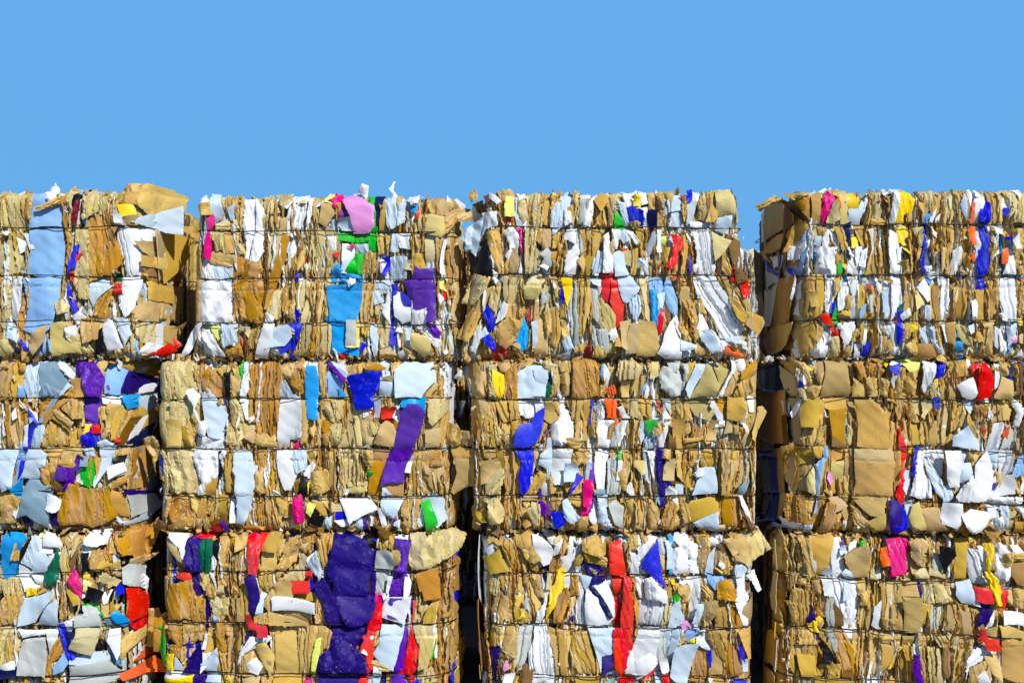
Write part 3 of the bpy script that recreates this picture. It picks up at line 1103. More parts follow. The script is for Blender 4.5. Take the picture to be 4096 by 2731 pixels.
SHEETS['23'] = """
k0+ -24,95 -13,100 -9,95 1,93 1,53 -9,50 -20,42 -24,45 -17,66
k0 -33,56 -24,74 -20,56 -25,48
k2+ -25,124 -17,124 -12,116 -1,116 1,137 1,106 -1,98 -12,100 -28,98
g0 -25,145 -9,148 -15,129 -20,129
o0 -29,190 -25,189 -28,164 -32,164
w0+ -16,182 -12,187 -12,174 -20,177
l0 -19,203 -13,203 -15,187 -19,190
p1 -12,187 -5,190 -4,177 1,158 -1,156 -5,172
k2 -4,193 6,195 12,185 4,177 -3,177
k2 1,182 17,185 21,156 6,153 0,164
k3 9,197 22,195 20,187 25,156 20,153
l2 20,190 30,193 28,177 30,153 22,156
y3 25,187 37,180 36,156 30,153 25,172
o2 28,195 43,198 41,182 33,185
o2 41,185 51,193 53,177 53,153 43,153 36,164
k1 54,195 70,198 70,190 54,185
k2 59,201 75,201 83,190 70,190
p1 53,182 65,190 86,190 88,177 84,155 54,155 51,172
p0 72,186 87,187 86,169 75,166
h0 88,184 95,177 92,172 88,174
t0 88,172 92,166 88,153 84,153
l2 80,195 91,198 94,185 88,182
k2 94,190 101,193 107,180 101,158 91,155 94,172
w0 99,169 104,153 99,153
k2 104,180 112,185 113,158 107,156
k1 101,193 115,195 115,185 104,185
o1+ 117,198 125,201 141,198 146,185 145,158 133,153 116,156
k2 1,152 22,152 20,129 20,100 9,99 1,111
k1 20,151 28,148 30,127 33,100 22,99
k3 28,151 43,151 46,129 38,127
k3 43,151 54,151 55,132 46,129
w1 54,152 72,152 72,131 65,132 57,135
w0 72,152 86,152 84,140 75,137
n1+ 72,136 84,143 80,116 75,106 70,100 59,98 49,100 51,114 57,124 70,127
k0 86,152 91,152 100,132 91,126 83,131
k2 94,152 101,151 101,137 96,143
w2 100,158 107,153 112,135 117,124 116,108 107,100 94,100 92,111 90,122 101,132
k2 36,127 46,127 43,103 36,108
k2 46,127 54,128 51,114 46,99
l1 28,124 36,116 36,100 30,100
k3 80,127 88,124 80,106 75,103
P0 87,120 88,116 82,104
k3 109,151 136,152 138,129 128,124 117,129
k3 120,127 133,127 133,106 120,106
k1 133,127 145,127 144,108 136,111
k1+ 109,108 128,106 125,98 112,99
n0 138,151 141,151 138,124 136,127
k3 1,95 12,95 12,56 14,45 6,45 4,71
k1 12,95 28,95 30,85 12,85
k0 12,82 30,85 36,71 20,58 12,56
l1 17,58 36,74 38,61 30,45 17,44
k0 30,95 36,95 38,77 33,74
k3 38,95 54,95 57,71 54,45 41,45 38,66
n1+ 51,95 72,95 70,79 72,77 70,66 65,48 57,45 55,64 59,79
w0 72,95 75,87 70,64 72,82
w0+ 66,62 70,64 70,57 66,57
k1 65,56 75,66 86,71 83,56 75,45 62,45
k3 72,93 78,95 78,71 86,71 80,58
p0+ 87,108 91,108 91,71 86,74 78,79 80,90 86,95
w0 92,95 116,95 112,77 108,74 107,58 104,56 96,56 92,74
p0+ 108,79 120,79 123,71 117,61 107,61
k1 91,66 96,53 104,53 104,45 91,45
k1 104,56 120,66 128,71 128,48 112,45
n0+ 121,69 128,64 117,50 112,46
k2 115,95 136,95 133,82 117,77
p0 134,82 138,82 138,58 132,61
v0 138,82 144,74 141,56 138,56
m0+ 130,60 138,60 138,45 136,32 129,32 129,48
v0 78,50 80,50 80,40 78,42
w0 80,53 86,56 86,42 80,40
k2 10,40 20,42 17,27 22,16 10,21
l2+ 20,37 30,40 38,24 36,13 22,11 20,24
y0 5,25 12,21 17,13 12,12 5,19
h0 9,13 17,11 20,3 12,2
k3 38,42 57,42 57,19 51,13 41,19
n0 55,42 58,42 57,35
k1 59,42 78,42 78,37 59,37
l1+ 70,35 78,32 78,8 72,8 65,24
k2 57,32 67,35 67,19 57,19
v0 80,37 86,32 84,20 80,21
P0 84,32 91,32 92,13 86,16
k1 91,42 104,40 103,24 91,27
n0+ 92,24 104,24 107,11 96,6
p1+ 105,35 109,40 117,27 124,19 115,12 107,19
k0 109,40 128,41 128,29 120,32
v0 138,42 142,42 138,24 136,23
m0 128,31 136,31 133,16 126,19
k0+ 125,19 134,19 132,0 124,0
w1 138,35 146,32 144,6 136,16
b1 152,194 154,185 154,177 152,174 149,181
w0 154,193 159,182 157,166 154,169
l3+ 171,198 185,199 195,190 191,177 185,177 171,174 167,181
l1 198,190 204,185 198,180 195,182
k0 173,173 183,174 181,156 174,156
k3 183,177 200,180 195,158 185,156
k2 203,195 207,197 207,185 203,182
l0 208,197 215,197 214,180 206,177
g2 221,190 240,185 245,177 240,158 229,156 219,166 216,182
g0 225,197 240,197 237,185 229,185
g2 240,195 250,193 248,177 243,164 245,185
k2 250,193 258,195 256,182 246,172
p0+ 258,193 270,193 270,189 250,155 246,166
l0+ 270,193 275,189 283,168 278,156 250,155
l0 277,193 297,185 287,166 285,169
w1+ 297,201 302,198 302,187 293,172 287,157 283,158 290,172 297,185
w2 306,197 314,198 314,190 310,185 303,189
k1 295,169 303,187 311,185 308,172 298,156 287,158
o1+ 311,185 327,197 331,195 327,180 316,174 308,177
k1+ 308,174 327,180 326,164 314,156 298,156
a1+ 153,161 163,169 166,160 161,156
k2 145,164 156,177 153,156 145,158
b1 195,166 202,173 200,166 195,158
w1 146,152 153,152 153,132 146,129
a3+ 154,153 165,153 169,143 173,132 166,131 157,132
w0+ 169,143 174,145 177,137 182,132 174,132
k1 165,153 179,153 182,137 177,143
l1 179,152 192,152 196,129 182,135
k3 195,152 208,152 208,129 198,135
r0 211,152 214,151 223,133 219,135
w0+ 217,143 221,145 228,132 221,132
g1 219,153 229,153 229,137 221,145
k1 231,153 243,153 245,131 232,129
k1 243,153 248,152 253,129 245,129
l0 249,153 277,153 274,140 265,129 256,137
l1 266,132 277,143 279,137 272,127
o1 277,153 290,153 287,137 279,143
w0 274,145 278,153 287,135 287,129 282,131
k0+ 294,155 311,155 314,145 311,129 293,132
l1 311,155 327,161 330,145 322,129 314,132
w0 316,155 324,155 324,139 319,139
k2 306,155 319,155 327,164 327,155
w2 148,129 171,127 169,111 158,98 144,98
a1 166,128 171,129 165,108 161,108
o1 161,124 166,127 161,108 157,108
g1 166,122 174,127 169,98 161,98
w1 173,128 179,127 174,108 171,99 169,100
k3 178,127 198,127 195,100 182,98 179,116
p0 195,127 200,124 198,108 195,102 192,103
e0+ 200,128 212,129 212,123 203,114
p0 202,119 208,122 207,111 199,100
k2+ 208,122 217,129 217,116 211,111
w1 219,124 229,127 224,111 221,98 216,99
y0 221,122 223,124 221,116
p3 200,106 214,111 214,97 199,97
k0 232,129 244,129 243,97 235,97
d0 228,114 235,116 235,97 227,97
k2 245,129 253,127 252,116 246,111
o3 256,124 273,124 264,108 253,108
k3 245,108 269,111 264,98 248,98
k0 274,129 282,128 279,108 268,107
w0+ 278,120 282,129 289,128 289,122 282,122
y0 283,128 290,129 289,120 282,120
k1 287,106 306,115 322,116 322,100 314,95 293,97
g3 282,119 290,119 285,108
w0 302,128 316,131 316,116 311,124
k3+ 301,124 312,120 314,115 301,114
k1 315,137 327,145 326,124 318,116
k0+ 322,116 330,143 336,144 341,137 324,106
k0 293,132 298,129 301,116 290,114
w3 142,95 158,95 156,82 153,48 145,50 142,71
k2 158,95 179,95 182,71 177,48 166,58
g3 157,82 169,90 170,45 156,45
w0 169,82 173,82 171,61 167,61
e0 169,98 171,95 171,78 169,85
l0+ 188,83 198,83 199,71 196,68 187,77
k1 179,95 190,95 187,77 192,66 203,44 190,48
o1 185,64 191,61 190,46 186,49
w1 177,50 183,58 187,42 181,44
p1 198,95 203,95 203,64 206,53 200,61
w1 203,94 214,95 212,71 215,53 217,45 212,44
i1+ 214,97 221,97 224,77 220,66 229,58 229,53 224,56 223,44 217,44 214,66
k0+ 219,95 228,95 227,87 219,87
k0+ 224,85 235,85 232,61 220,62
d0 228,95 235,95 237,74 243,56 231,56
k1 235,95 243,95 241,77 245,54 237,66
w0+ 223,50 227,54 235,48 235,44 223,44
p0 235,56 243,54 243,45 235,44
o3 244,95 252,95 249,77 248,56 244,56
k3 252,95 262,95 261,74 252,77
k3 262,95 282,94 282,74 266,74
p0+ 262,73 278,74 281,46 254,44 258,56 264,64
w2+ 254,66 260,73 266,74 265,64
k1 246,56 253,74 256,58 256,45 248,44
k3 282,95 287,95 287,44 282,46
k1+ 287,94 306,94 306,79 295,44 287,45
k3 307,93 319,90 316,66 308,53 298,45
k1 316,77 320,77 319,61 311,50
G0 308,53 322,61 314,44 306,44
G1 142,49 154,49 156,44 142,44
p2 145,42 156,42 156,19 153,7 146,11
b1 153,6 158,8 162,3 154,0
w2 153,8 156,19 163,6
l1 156,42 163,42 174,29 174,2 166,3 158,19
g0 158,32 166,37 174,27 173,6 165,11
k2 177,42 190,42 188,19 182,16
k3 190,42 200,40 202,6 192,8
k2 200,42 216,27 219,3 208,0 203,19
i1 217,44 224,44 221,32 217,27
b1 211,42 217,44 216,32
o1+ 217,8 227,37 235,32 232,3 224,4
w0+ 215,13 219,16 223,12 223,8 215,11
w0 227,42 237,42 237,32
k1 237,40 246,41 245,32 239,29
k2 235,35 243,32 240,11 232,6
k0+ 252,36 281,42 286,24 248,11 246,19
k1+ 239,28 246,35 252,13 246,11
p0+ 256,11 283,23 283,6 279,2 261,6
l0+ 282,8 291,8 291,0 282,-1
k1 279,42 285,40 290,29 286,27
o3 286,42 306,42 308,27 308,3 290,6 287,21
d1+ 306,42 311,37 322,13 330,3 319,0 311,19
w0+ 306,42 311,42 319,24 324,6
k2+ 322,2 330,4 335,-4 316,-4
"""
SHEETS['24'] = """
k1 -7,192 4,179 4,158 -4,163
n0 6,176 9,174 9,168 5,167
k2+ 1,199 12,195 17,174 14,171
y0 12,195 20,189 17,188
l1 18,188 22,188 27,171 25,170
k2 21,192 35,200 33,184 30,168 26,176
k2+ 10,171 27,170 22,158 12,155
l0+ 4,166 9,168 12,155 9,154
k0+ 35,200 58,200 59,189 64,160 63,158 30,158 33,179
k3 59,199 64,197 67,179 64,187
o2+ 67,197 78,197 80,179 72,179
w1 71,193 78,193 76,191 71,189
k0+ 67,179 80,168 80,158 66,158
o2 80,197 99,196 101,187 96,179 96,158 88,163 88,184
k2+ 80,179 91,179 93,160 85,158
k2 96,179 107,174 104,158 96,160
y1 100,199 108,199 105,191
w0+ 107,195 112,199 120,195 114,192
n0+ 107,192 118,196 114,182 108,187
g1 109,179 117,182 114,166
w0 -7,150 -2,153 -2,134 -6,139
w0+ 4,155 6,153 1,137 -2,134 -3,139
k0 -2,155 4,155 1,142
k3 -2,126 6,147 6,126 9,104 2,104
k0+ 9,154 25,157 23,124 6,124
k1 6,126 23,124 22,102 9,102
k2 22,155 33,153 30,126 25,126
k2 25,124 35,124 35,102 22,102
k0 33,157 58,157 56,139 35,145
o0+ 38,142 58,145 56,102 41,102
b0 58,153 59,129 58,102 56,113
k3 59,155 67,155 70,102 62,102
l1 60,126 64,121 63,102 58,104
k0+ 67,154 85,154 101,139 104,100 70,102 72,126
k1 85,154 99,155 103,142
k3 103,150 112,139 120,124 120,100 109,100 104,126
o1+ -13,99 -2,104 1,100 -4,87 -7,73 -9,84
k3 -4,87 4,100 4,52 1,47 -4,60
k0 4,100 27,101 22,87 5,81
k1+ 14,101 33,101 27,89 23,89
k1 4,84 22,84 12,66 4,68
l1+ 12,66 21,80 25,60 25,46 14,50
k0 4,66 12,64 14,50 6,52
b1+ 30,101 34,100 35,89 30,81 27,60 27,46 25,46 23,73 22,81 30,89
k3 33,101 41,101 41,79 35,47 27,47 30,79
o0 42,97 56,100 56,87 42,84
l0 42,83 55,84 55,66 43,60
f1 39,72 42,66 41,55 37,64
k3 42,66 62,66 64,46 41,46
k3 56,97 67,97 67,66 59,66
k0+ 68,97 109,97 112,81 109,46 67,46 70,60
k3 109,97 120,95 120,58 112,52
r1+ 118,121 120,121 120,97 118,102
o2+ -9,26 -7,44 9,44 12,21 16,12 -7,13
k2 9,44 22,42 20,26 14,13 12,26
b0 25,44 27,46 25,26 22,23
o2 27,44 35,43 38,31 35,21 27,10 22,5 20,15
o3+ 35,37 46,34 46,13 35,1 25,2
k0+ 38,42 49,43 59,33 43,26
k2 49,44 62,44 62,31
k0 59,31 67,21 60,15 54,26
k2 46,23 54,23 51,2 49,2
k0+ 66,42 103,42 99,23 85,23
k2 64,34 83,21 85,8 88,0 70,2
k0+ 81,13 100,25 103,8 91,1
i0+ 107,39 114,39 120,31 120,5 109,2 105,15
y0 103,21 105,29 105,13 101,0
w1 -8,13 9,12 6,5 -4,4
b1 -12,5 -4,5 -7,0 -12,0
p2 6,10 20,10 20,1 9,1
u0 118,199 145,199 143,187 132,187
w1+ 147,200 159,195 157,179 149,163 145,168 146,187
n1 162,197 174,199 170,182 164,179 162,184
y0 161,176 164,178 164,166 161,163
k2 125,184 141,187 138,160 128,160
k2 116,195 125,189 122,160 116,160
l1+ 154,172 161,176 164,158 154,160
k1 175,197 196,199 199,182 180,179
k3 167,187 180,179 183,155 167,155
o2 178,195 170,179 170,166 167,174
w0+ 184,170 201,179 208,159 201,155 191,158
r2 203,193 212,196 211,182 209,166 204,182
r0+ 209,192 215,196 222,186 225,174 222,158 208,155 209,168
w0 212,155 222,155 222,151 212,153
k0 222,179 228,180 228,168 225,166
p0 230,195 236,193 234,171 229,167
k2 236,192 246,195 246,184 236,176
h0 246,192 253,192 251,182 248,182
k0+ 228,160 238,180 249,175 246,155 228,157
d3 254,195 263,195 263,160 253,160
n0 244,179 249,180 249,174
k2 116,163 159,158 157,155 117,155
n1 159,153 167,163 167,153 166,143 159,150
k1 116,153 125,153 129,139 129,131 117,131
l0 133,153 157,153 158,145 149,133 141,139
k1 125,153 133,153 143,129 133,129
k1 117,130 129,130 128,100 125,105
r0+ 117,121 126,105 128,102 120,100
r0 120,100 129,100 129,89 124,77 120,89
k3 109,129 117,126 120,100 120,79 109,73
k3 167,154 180,154 180,126 175,102 166,102
k1 183,153 193,151 196,137 191,124 180,118
k3 129,129 164,129 164,113 162,102 130,102
p0 193,153 208,151 207,146 199,139
k2 199,139 208,139 209,124 199,124
o2 207,147 220,149 217,129 209,129
k1 201,124 211,124 212,100 204,108
k3 222,153 244,150 249,142 246,131 230,129
w1 222,147 226,139 228,129 222,131
w2 246,163 254,153 262,145 257,124 251,124 254,139
p0+ 179,113 196,124 208,108 208,97 191,100 180,102
k2 220,129 225,126 222,113 219,100
w3 228,126 241,126 238,113 236,97 222,97
a1 241,118 246,124 245,110 241,108
g3 246,124 257,121 254,100 238,97
k1 255,110 262,110 261,100 255,100
r0 215,121 219,120 217,113
y0 133,100 138,100 135,92 133,92
n1+ 138,100 142,100 139,87 137,66 134,68 135,87
w3+ 141,97 149,97 147,76 154,55 155,43 141,42 132,46 138,73
w0 149,96 159,96 157,88 150,89
p1+ 149,88 157,79 167,60 167,46 168,38 159,50 151,71
n0 154,58 162,55 159,47
w1 159,95 172,97 171,79 170,66 158,79
w0+ 171,95 188,95 188,68 186,55 176,55 171,76
p0 188,95 196,95 193,81 188,81
p0+ 190,80 200,81 201,71 196,63 188,60
k2 196,95 211,92 207,79 204,73 199,81
k0 167,68 175,55 186,55 191,52 184,46 170,58
p1 167,55 179,55 183,42 172,37
r1+ 122,76 126,76 121,66 118,68
r1 121,66 125,68 125,39 122,31 116,44
p0 125,73 132,72 132,58 128,46 124,55
w1+ 184,44 201,68 204,55 199,37 186,39
w1+ 204,58 205,79 219,95 225,60 222,44 217,39 200,39
m0 216,56 220,58 219,47 216,47
n1 225,63 229,52 222,42 217,37 220,44
P0 220,58 225,60 222,46
p2 220,95 233,95 233,76 222,81
w3 233,95 249,95 251,73 236,66
k0+ 228,73 238,67 233,55
w1 238,66 249,68 251,47 230,42 224,44
b1 249,63 257,87 263,89 263,68 254,66
w0 257,47 263,66 263,46
k3 249,60 257,60 257,44
w2 221,42 263,41 263,34 228,35
n0+ 109,39 120,35 125,26 126,10 114,2 109,4
p1 126,37 135,39 133,26 132,18 134,5 128,10
w0+ 167,37 188,35 188,15 182,8 167,13 164,21
l0+ 129,21 133,34 141,37 145,18 149,6 134,4
k0+ 143,29 159,31 167,29 164,15 175,6 154,0
k1 141,37 151,37 151,31 143,30
w1 134,4 149,5 143,0 138,0
i0 122,8 138,1 146,0 122,0
w0+ 188,23 199,29 221,25 221,21 209,5 201,2 193,10
w1 220,34 233,31 233,21 225,18
w1+ 225,17 234,21 241,0 230,0
p1 234,31 245,31 246,0 241,2
l0 245,31 255,26 251,2 246,8
w1 254,31 263,31 263,18
o0 254,13 262,13 262,2 254,2
k2 212,13 222,21 222,10 207,2
"""
SIDE_SHEETS['24'] = """
h0 186,189 71,196 20,165 141,158 209,167
k0 209,152 26,165 13,101 112,94 202,96
d0 45,129 13,139 13,101 39,99
g0 194,93 112,99 112,87 186,80
n0 202,79 112,87 112,79 202,72
k0 112,89 39,97 45,42 78,38 78,77 112,79
n0 127,78 71,83 71,39 120,33
g0 194,72 127,78 120,33 178,26
g0 171,24 120,32 127,8 171,4
n0 120,32 71,37 92,2 156,-6
k0 71,39 39,43 65,8 92,6
"""
SHEETS['31'] = """
c1 155,190 164,192 182,187 175,173 171,146 155,138 150,143 150,169
k1 170,184 180,184 175,171 173,162 165,162
p1 185,187 194,187 195,169 193,159 193,147 173,159 175,169
x0 175,171 185,187 186,185 175,159 172,148
w0 193,190 199,192 201,178 210,173 210,169 194,169
y0 196,192 199,192 199,187 196,187
w0+ 199,195 212,190 222,181 222,177 201,178
p0 193,170 203,169 208,162 204,147 187,147 190,159
w1 205,166 219,169 210,153 205,150
t1+ 220,176 222,166 219,153 220,143 210,134 202,139 205,150 215,164
w0 173,155 185,147 185,141 199,129 178,125 171,141
w0 185,146 203,146 201,132 192,134
l3 226,190 234,190 233,166 231,139 224,141 219,162 224,178
d0 241,180 239,166 234,148 231,148 232,166
w2+ 247,180 254,192 266,194 275,194 272,180 263,178
k1 236,190 247,187 242,180 236,166
o1+ 275,190 279,196 298,193 319,193 316,176 309,162 300,155 296,164 288,164
k1 270,171 275,183 284,173 286,161
k2+ 296,159 319,162 314,157 300,149
w1 245,178 255,177 254,166 245,148
x0 246,169 253,169 252,155 249,148 247,148
k2 256,178 272,166 272,153 261,148 254,153
m1+ 236,148 239,153 242,148 245,139 247,132 246,119 238,129 232,139
y0 249,148 254,144 253,139 247,140
u0+ 251,139 257,135 252,125 249,127
w0 247,146 251,134 249,120 246,118
x0+ 253,122 256,133 270,125 263,113 254,118
l2+ 266,143 272,146 286,136 282,131 270,134
k2 272,155 284,159 286,139 275,143
g1+ 288,150 296,155 305,146 303,125 289,132
w0+ 303,141 309,132 305,113 303,125
o1 203,141 199,129 196,129
k1 214,134 222,136 226,122 226,92 219,92 217,120
k0+ 230,129 236,132 245,118 245,114 238,111 230,125
l1 150,136 173,143 173,125 155,118
k1 155,118 173,125 175,116 173,90 150,87 150,111
y1+ 181,129 193,129 194,122 182,120
k0 192,128 208,126 194,122
p0+ 181,118 212,127 215,132 215,120 205,109 192,91 173,87 177,109
p0+ 205,109 217,117 219,109 218,88 194,88 199,97
w1 173,82 219,83 215,65 207,53 203,76 178,72
g1+ 179,69 203,72 205,51 203,28 199,30 173,31 175,55
l3 150,82 171,82 171,62 159,42 150,39
k1 159,74 170,74 170,49 160,44
w0 150,39 168,46 167,36 150,36
h0 150,35 170,36 168,25 150,25
n1 218,87 225,89 233,65 238,50 230,44 222,67
b0 212,39 224,55 230,44 224,35 212,30
o1 205,49 219,74 224,55 212,44 208,28 203,28
k1 201,25 210,46 212,42 208,23
l0+ 240,86 266,87 256,53 232,61 241,76
G0 239,98 264,101 269,88 239,88
g0+ 240,98 264,101 269,89 240,87
w0 219,88 238,95 240,90 231,76 226,83
e1 247,111 259,112 266,102 269,95 259,104
g1 247,109 257,110 266,101 249,99
c0+ 277,97 283,102 289,95 293,86 288,82 282,87
G0 270,92 278,92 284,83 271,83
r1 291,125 300,125 305,113 305,88 291,86 293,106
k1 266,109 284,106 275,95 268,95
n0 282,131 288,132 288,120 282,120
w0 268,122 276,125 272,111 269,110
w0+ 277,81 286,81 285,51 282,44 277,60 274,69
c0 272,72 276,69 277,51 284,42 284,32 275,46
p0 231,46 270,57 272,44 245,39 231,42
g0+ 231,39 272,45 284,30 231,29
g0 231,27 282,30 286,20 229,20
x0 259,65 268,72 270,55 259,55
h0 229,81 240,79 233,67
k0+ 308,95 319,96 322,88 330,91 337,87 330,68 328,53 305,52
r1 291,86 307,88 307,74 298,74
k2 284,69 305,76 305,65 291,51 286,35
a0+ 285,28 314,39 330,28 335,20 289,20
a0 296,39 307,53 328,55 312,39
w0 298,42 305,55 303,49
"""
SHEETS['32'] = """
w0+ 9,191 22,191 31,190 31,155 29,153 22,176 10,187
k0+ 6,184 13,185 20,176 28,155 24,156 15,169
h0 22,191 31,192 31,187 25,187
r2 37,192 50,194 66,191 59,185 50,186 40,187
i2+ 31,185 38,188 45,185 49,180 46,155 45,150 33,150 30,159
t3+ 49,184 60,185 60,166 58,150 54,148 46,149 47,169
w1 60,176 64,157 61,150 58,150
x0 61,183 70,185 68,173 65,159 62,169
k2 69,190 80,192 80,171 75,159 66,155 68,173
o2 79,193 88,193 87,178 83,161 79,159 80,183
k2 87,190 99,192 101,178 91,171 85,178
k0+ 87,187 96,190 95,176 88,173
r1+ 102,190 122,190 124,185 116,173 114,155 111,146 103,148 102,166
w0 99,176 103,176 103,148 101,150
k0+ 124,191 139,193 137,190 133,171 118,173
r0 132,185 134,186 132,172
k1 133,184 142,184 140,171 133,164
k2 142,178 149,185 157,183 159,164 135,140 133,143 133,153 140,166
o2 156,194 172,193 174,178 169,162 163,173 161,187
l1 159,171 168,162 164,139 139,139 149,148 159,159
w1 169,164 177,170 177,148 168,153
k3 83,170 99,172 101,149 84,149
k0 117,171 131,171 131,150 116,150
k2 70,157 84,157 87,148 68,148
r0+ 22,146 36,148 36,141 29,139 21,143
i1 36,148 44,148 44,134 53,119 40,122 38,134
l1 44,147 57,147 53,125 45,134
k1 54,143 61,136 64,120 53,122
w0 58,147 62,146 65,125
k1 70,146 87,147 90,121 80,124 73,139
k3 89,147 101,146 103,120 103,90 87,90 91,120
l0+ 67,132 72,132 75,122 65,122
k3 66,146 70,143 75,132 66,134
i0+ 99,142 110,146 114,129 114,116 112,106 102,99 104,118 102,132
k1 111,155 114,156 114,132 111,136
k1 114,149 132,149 131,134 121,124 114,132
k1 124,122 131,133 131,113 125,102 117,111
p0+ 116,124 122,122 119,116 118,102 110,99
k0+ 131,134 142,139 149,136 152,124 152,116 133,118
r0+ 132,136 170,136 170,124 152,124 149,134
r0+ 166,148 174,148 174,139 168,141
k0 131,118 177,122 177,114 133,116
w0+ 129,118 133,120 177,113 177,101 129,104
o1+ 13,134 33,139 38,122 36,94 10,94 8,116
l3 2,139 15,140 10,120 8,95 3,109 1,122
o1 33,139 38,136 40,120 36,94 31,94
o1+ 40,120 51,116 50,90 37,92
i0 51,117 54,118 54,90 51,90 50,104
l2 55,118 77,118 76,99 68,90 61,95 57,106
k1 57,102 73,95 68,89 54,90
b0 61,97 65,95 65,89 61,89
o1 75,125 87,120 82,104 77,90 73,90 77,109
k3 82,116 91,118 91,90 80,90
r1+ 101,101 106,101 107,91 114,88 122,87 124,76 112,75 110,82 103,83 101,90
k1+ 109,97 124,102 125,89 109,91
k0+ 125,103 151,96 170,91 170,88 126,88
k0 133,103 172,101 172,89 137,97
o1 8,91 33,91 50,89 47,72 36,65 20,62 6,76
k1 27,91 50,89 47,69 27,65
i0 51,89 53,89 53,79 51,80
w0 51,79 53,76 51,59 46,59
k3 54,89 65,89 64,67 54,53 47,53 52,72
o1+ 65,88 73,88 73,76 75,62 73,55 65,60 64,76
k2 70,88 80,88 77,74 70,79
k3 75,88 98,88 96,65 87,23 74,24 75,58
i0 98,76 103,81 101,72 97,65
w3 98,72 124,73 125,68 111,60 96,53 89,23 88,39 91,58
k0+ 110,65 122,68 131,51 126,30 117,46
k0 131,87 168,86 168,72 163,30 132,30
k3 168,86 177,86 177,34 163,35
k1 94,51 107,58 117,49 112,31 91,30
w0+ 96,42 103,46 110,50 117,40 112,31 101,34 95,37
k1 117,51 128,46 127,30 114,30
o0+ -13,90 -3,91 3,86 1,53 -13,53
e0+ -6,81 2,83 6,67 7,37 -1,42
o2 9,62 20,62 22,49 10,53
k3 22,58 39,58 33,51 27,42 20,51
y0+ 7,53 16,54 15,35 7,36
p0 15,53 25,39 24,35 15,35
i0+ 47,68 47,58 45,32 36,31 25,32 33,42 36,53
p0+ 42,39 64,60 65,31 52,32
w0+ 45,53 59,55 54,42 46,32
a1 69,42 73,46 75,32 69,34
w0 6,32 36,30 33,25 1,23
y0+ 1,25 37,29 36,20 3,20
i0 38,30 50,30 50,20 38,20
p0 50,29 67,29 67,20 50,20
y1 68,30 77,30 79,20 73,20
k3 77,30 91,30 89,20 80,20
k0 94,29 114,29 112,20 94,20
k1 116,28 128,28 126,20 116,20
k0 129,28 172,27 172,20 129,20
m0 168,28 172,25 177,20 166,20
k3 64,58 74,53 76,32 66,32
k3 175,190 197,190 191,153 185,153
p1+ 168,155 179,172 184,153 183,139 176,146
i1 198,190 213,192 227,185 236,178 243,169 244,155 240,150 192,150 193,169 198,176
i1+ 197,176 215,178 231,185 243,169 242,149 238,134 236,121 200,121 198,139 192,146 192,155
x0 232,187 245,191 246,183 244,173 240,176
k1 250,191 259,192 264,173 247,171
k1 259,192 268,191 268,173 264,173
i0 244,171 249,171 246,148 245,118 240,118 243,150
g1+ 249,171 257,173 266,170 269,157 264,150 246,150
g1 246,150 262,148 260,127 259,125 246,122
k0+ 266,172 275,173 276,157 269,156
k0 264,155 269,156 268,150 264,148
w0 268,188 288,187 287,176 284,173 282,150 266,148 270,169
v1+ 269,185 287,184 285,171 282,150 269,150 276,162 273,173 270,176
l2+ 287,190 303,192 321,193 333,194 349,187 344,173 333,164 310,153 289,151 284,166
o3 296,185 333,192 336,178 321,162 298,153
v1 267,149 282,148 282,134 280,121 261,122 265,141
w0 282,148 287,136 285,122 280,120
w0 261,141 266,143 261,122 259,125
k2 296,150 314,153 320,116 307,114 296,134
o0+ 294,146 317,153 321,117 303,116 300,127 298,126
k3 287,146 294,143 294,122 287,125
i1+ 179,134 187,141 194,132 199,120 213,92 217,87 199,88 191,90 187,116 180,120
i1+ 199,120 236,121 245,118 246,109 243,95 231,88 217,87 213,92
m1 246,120 254,122 257,114 251,109 245,111
r1+ 247,109 261,114 254,99 253,83 243,81 238,84 243,95
w0+ 259,118 287,120 284,106 280,90 254,97 254,102
v0+ 264,118 279,118 277,106 274,95 257,98
w0 254,122 261,122 261,114 257,113
i0 283,106 285,111 282,90 280,90
r0 289,113 292,113 290,90 288,90
l1 294,118 305,109 303,90 291,90
k1+ 303,97 310,111 319,113 314,90 302,90
k1 176,116 187,113 187,95 191,88 178,90
k3 160,88 185,88 197,79 194,67 183,53 178,32 160,32
u0 180,72 185,74 183,55 178,31 175,35
i1 195,86 231,88 240,81 236,65 229,59 203,62 194,67 197,76
i2 187,55 197,65 208,74 229,58 236,51 237,32 180,31 180,49
k0 200,37 203,42 203,34 199,34
r1 238,81 250,81 246,62 244,39 236,30 236,53 229,58
w0+ 236,67 240,74 245,75 240,62 238,55 232,58
k1 247,81 257,83 254,72 245,62
p0+ 255,88 279,88 275,65 270,46 267,37 254,44 245,55 252,67
v0+ 279,87 282,86 284,76 281,62 280,42 276,36 267,37 272,53
r1+ 287,88 290,79 294,65 297,60 294,49 294,39 287,31 275,32 282,53
k1 243,46 252,46 264,37 247,37
w0 246,44 254,42 253,30 245,30
l1+ 291,86 305,88 314,86 312,60 305,39 296,37 298,62
k0 299,67 304,72 305,60 307,42 300,39
e0 314,72 316,65 311,44 310,49
y0 316,81 317,69 313,51
w0 313,86 316,79 310,49 309,53
i0 180,30 236,30 227,20 183,20
r0 231,28 240,29 236,20 227,20
p1 240,29 253,30 250,20 238,20
y0 259,28 265,29 266,20 259,20
v0+ 266,31 279,30 283,20 266,20
r0 279,30 291,30 291,21
l1 294,30 310,37 314,20 294,20
"""
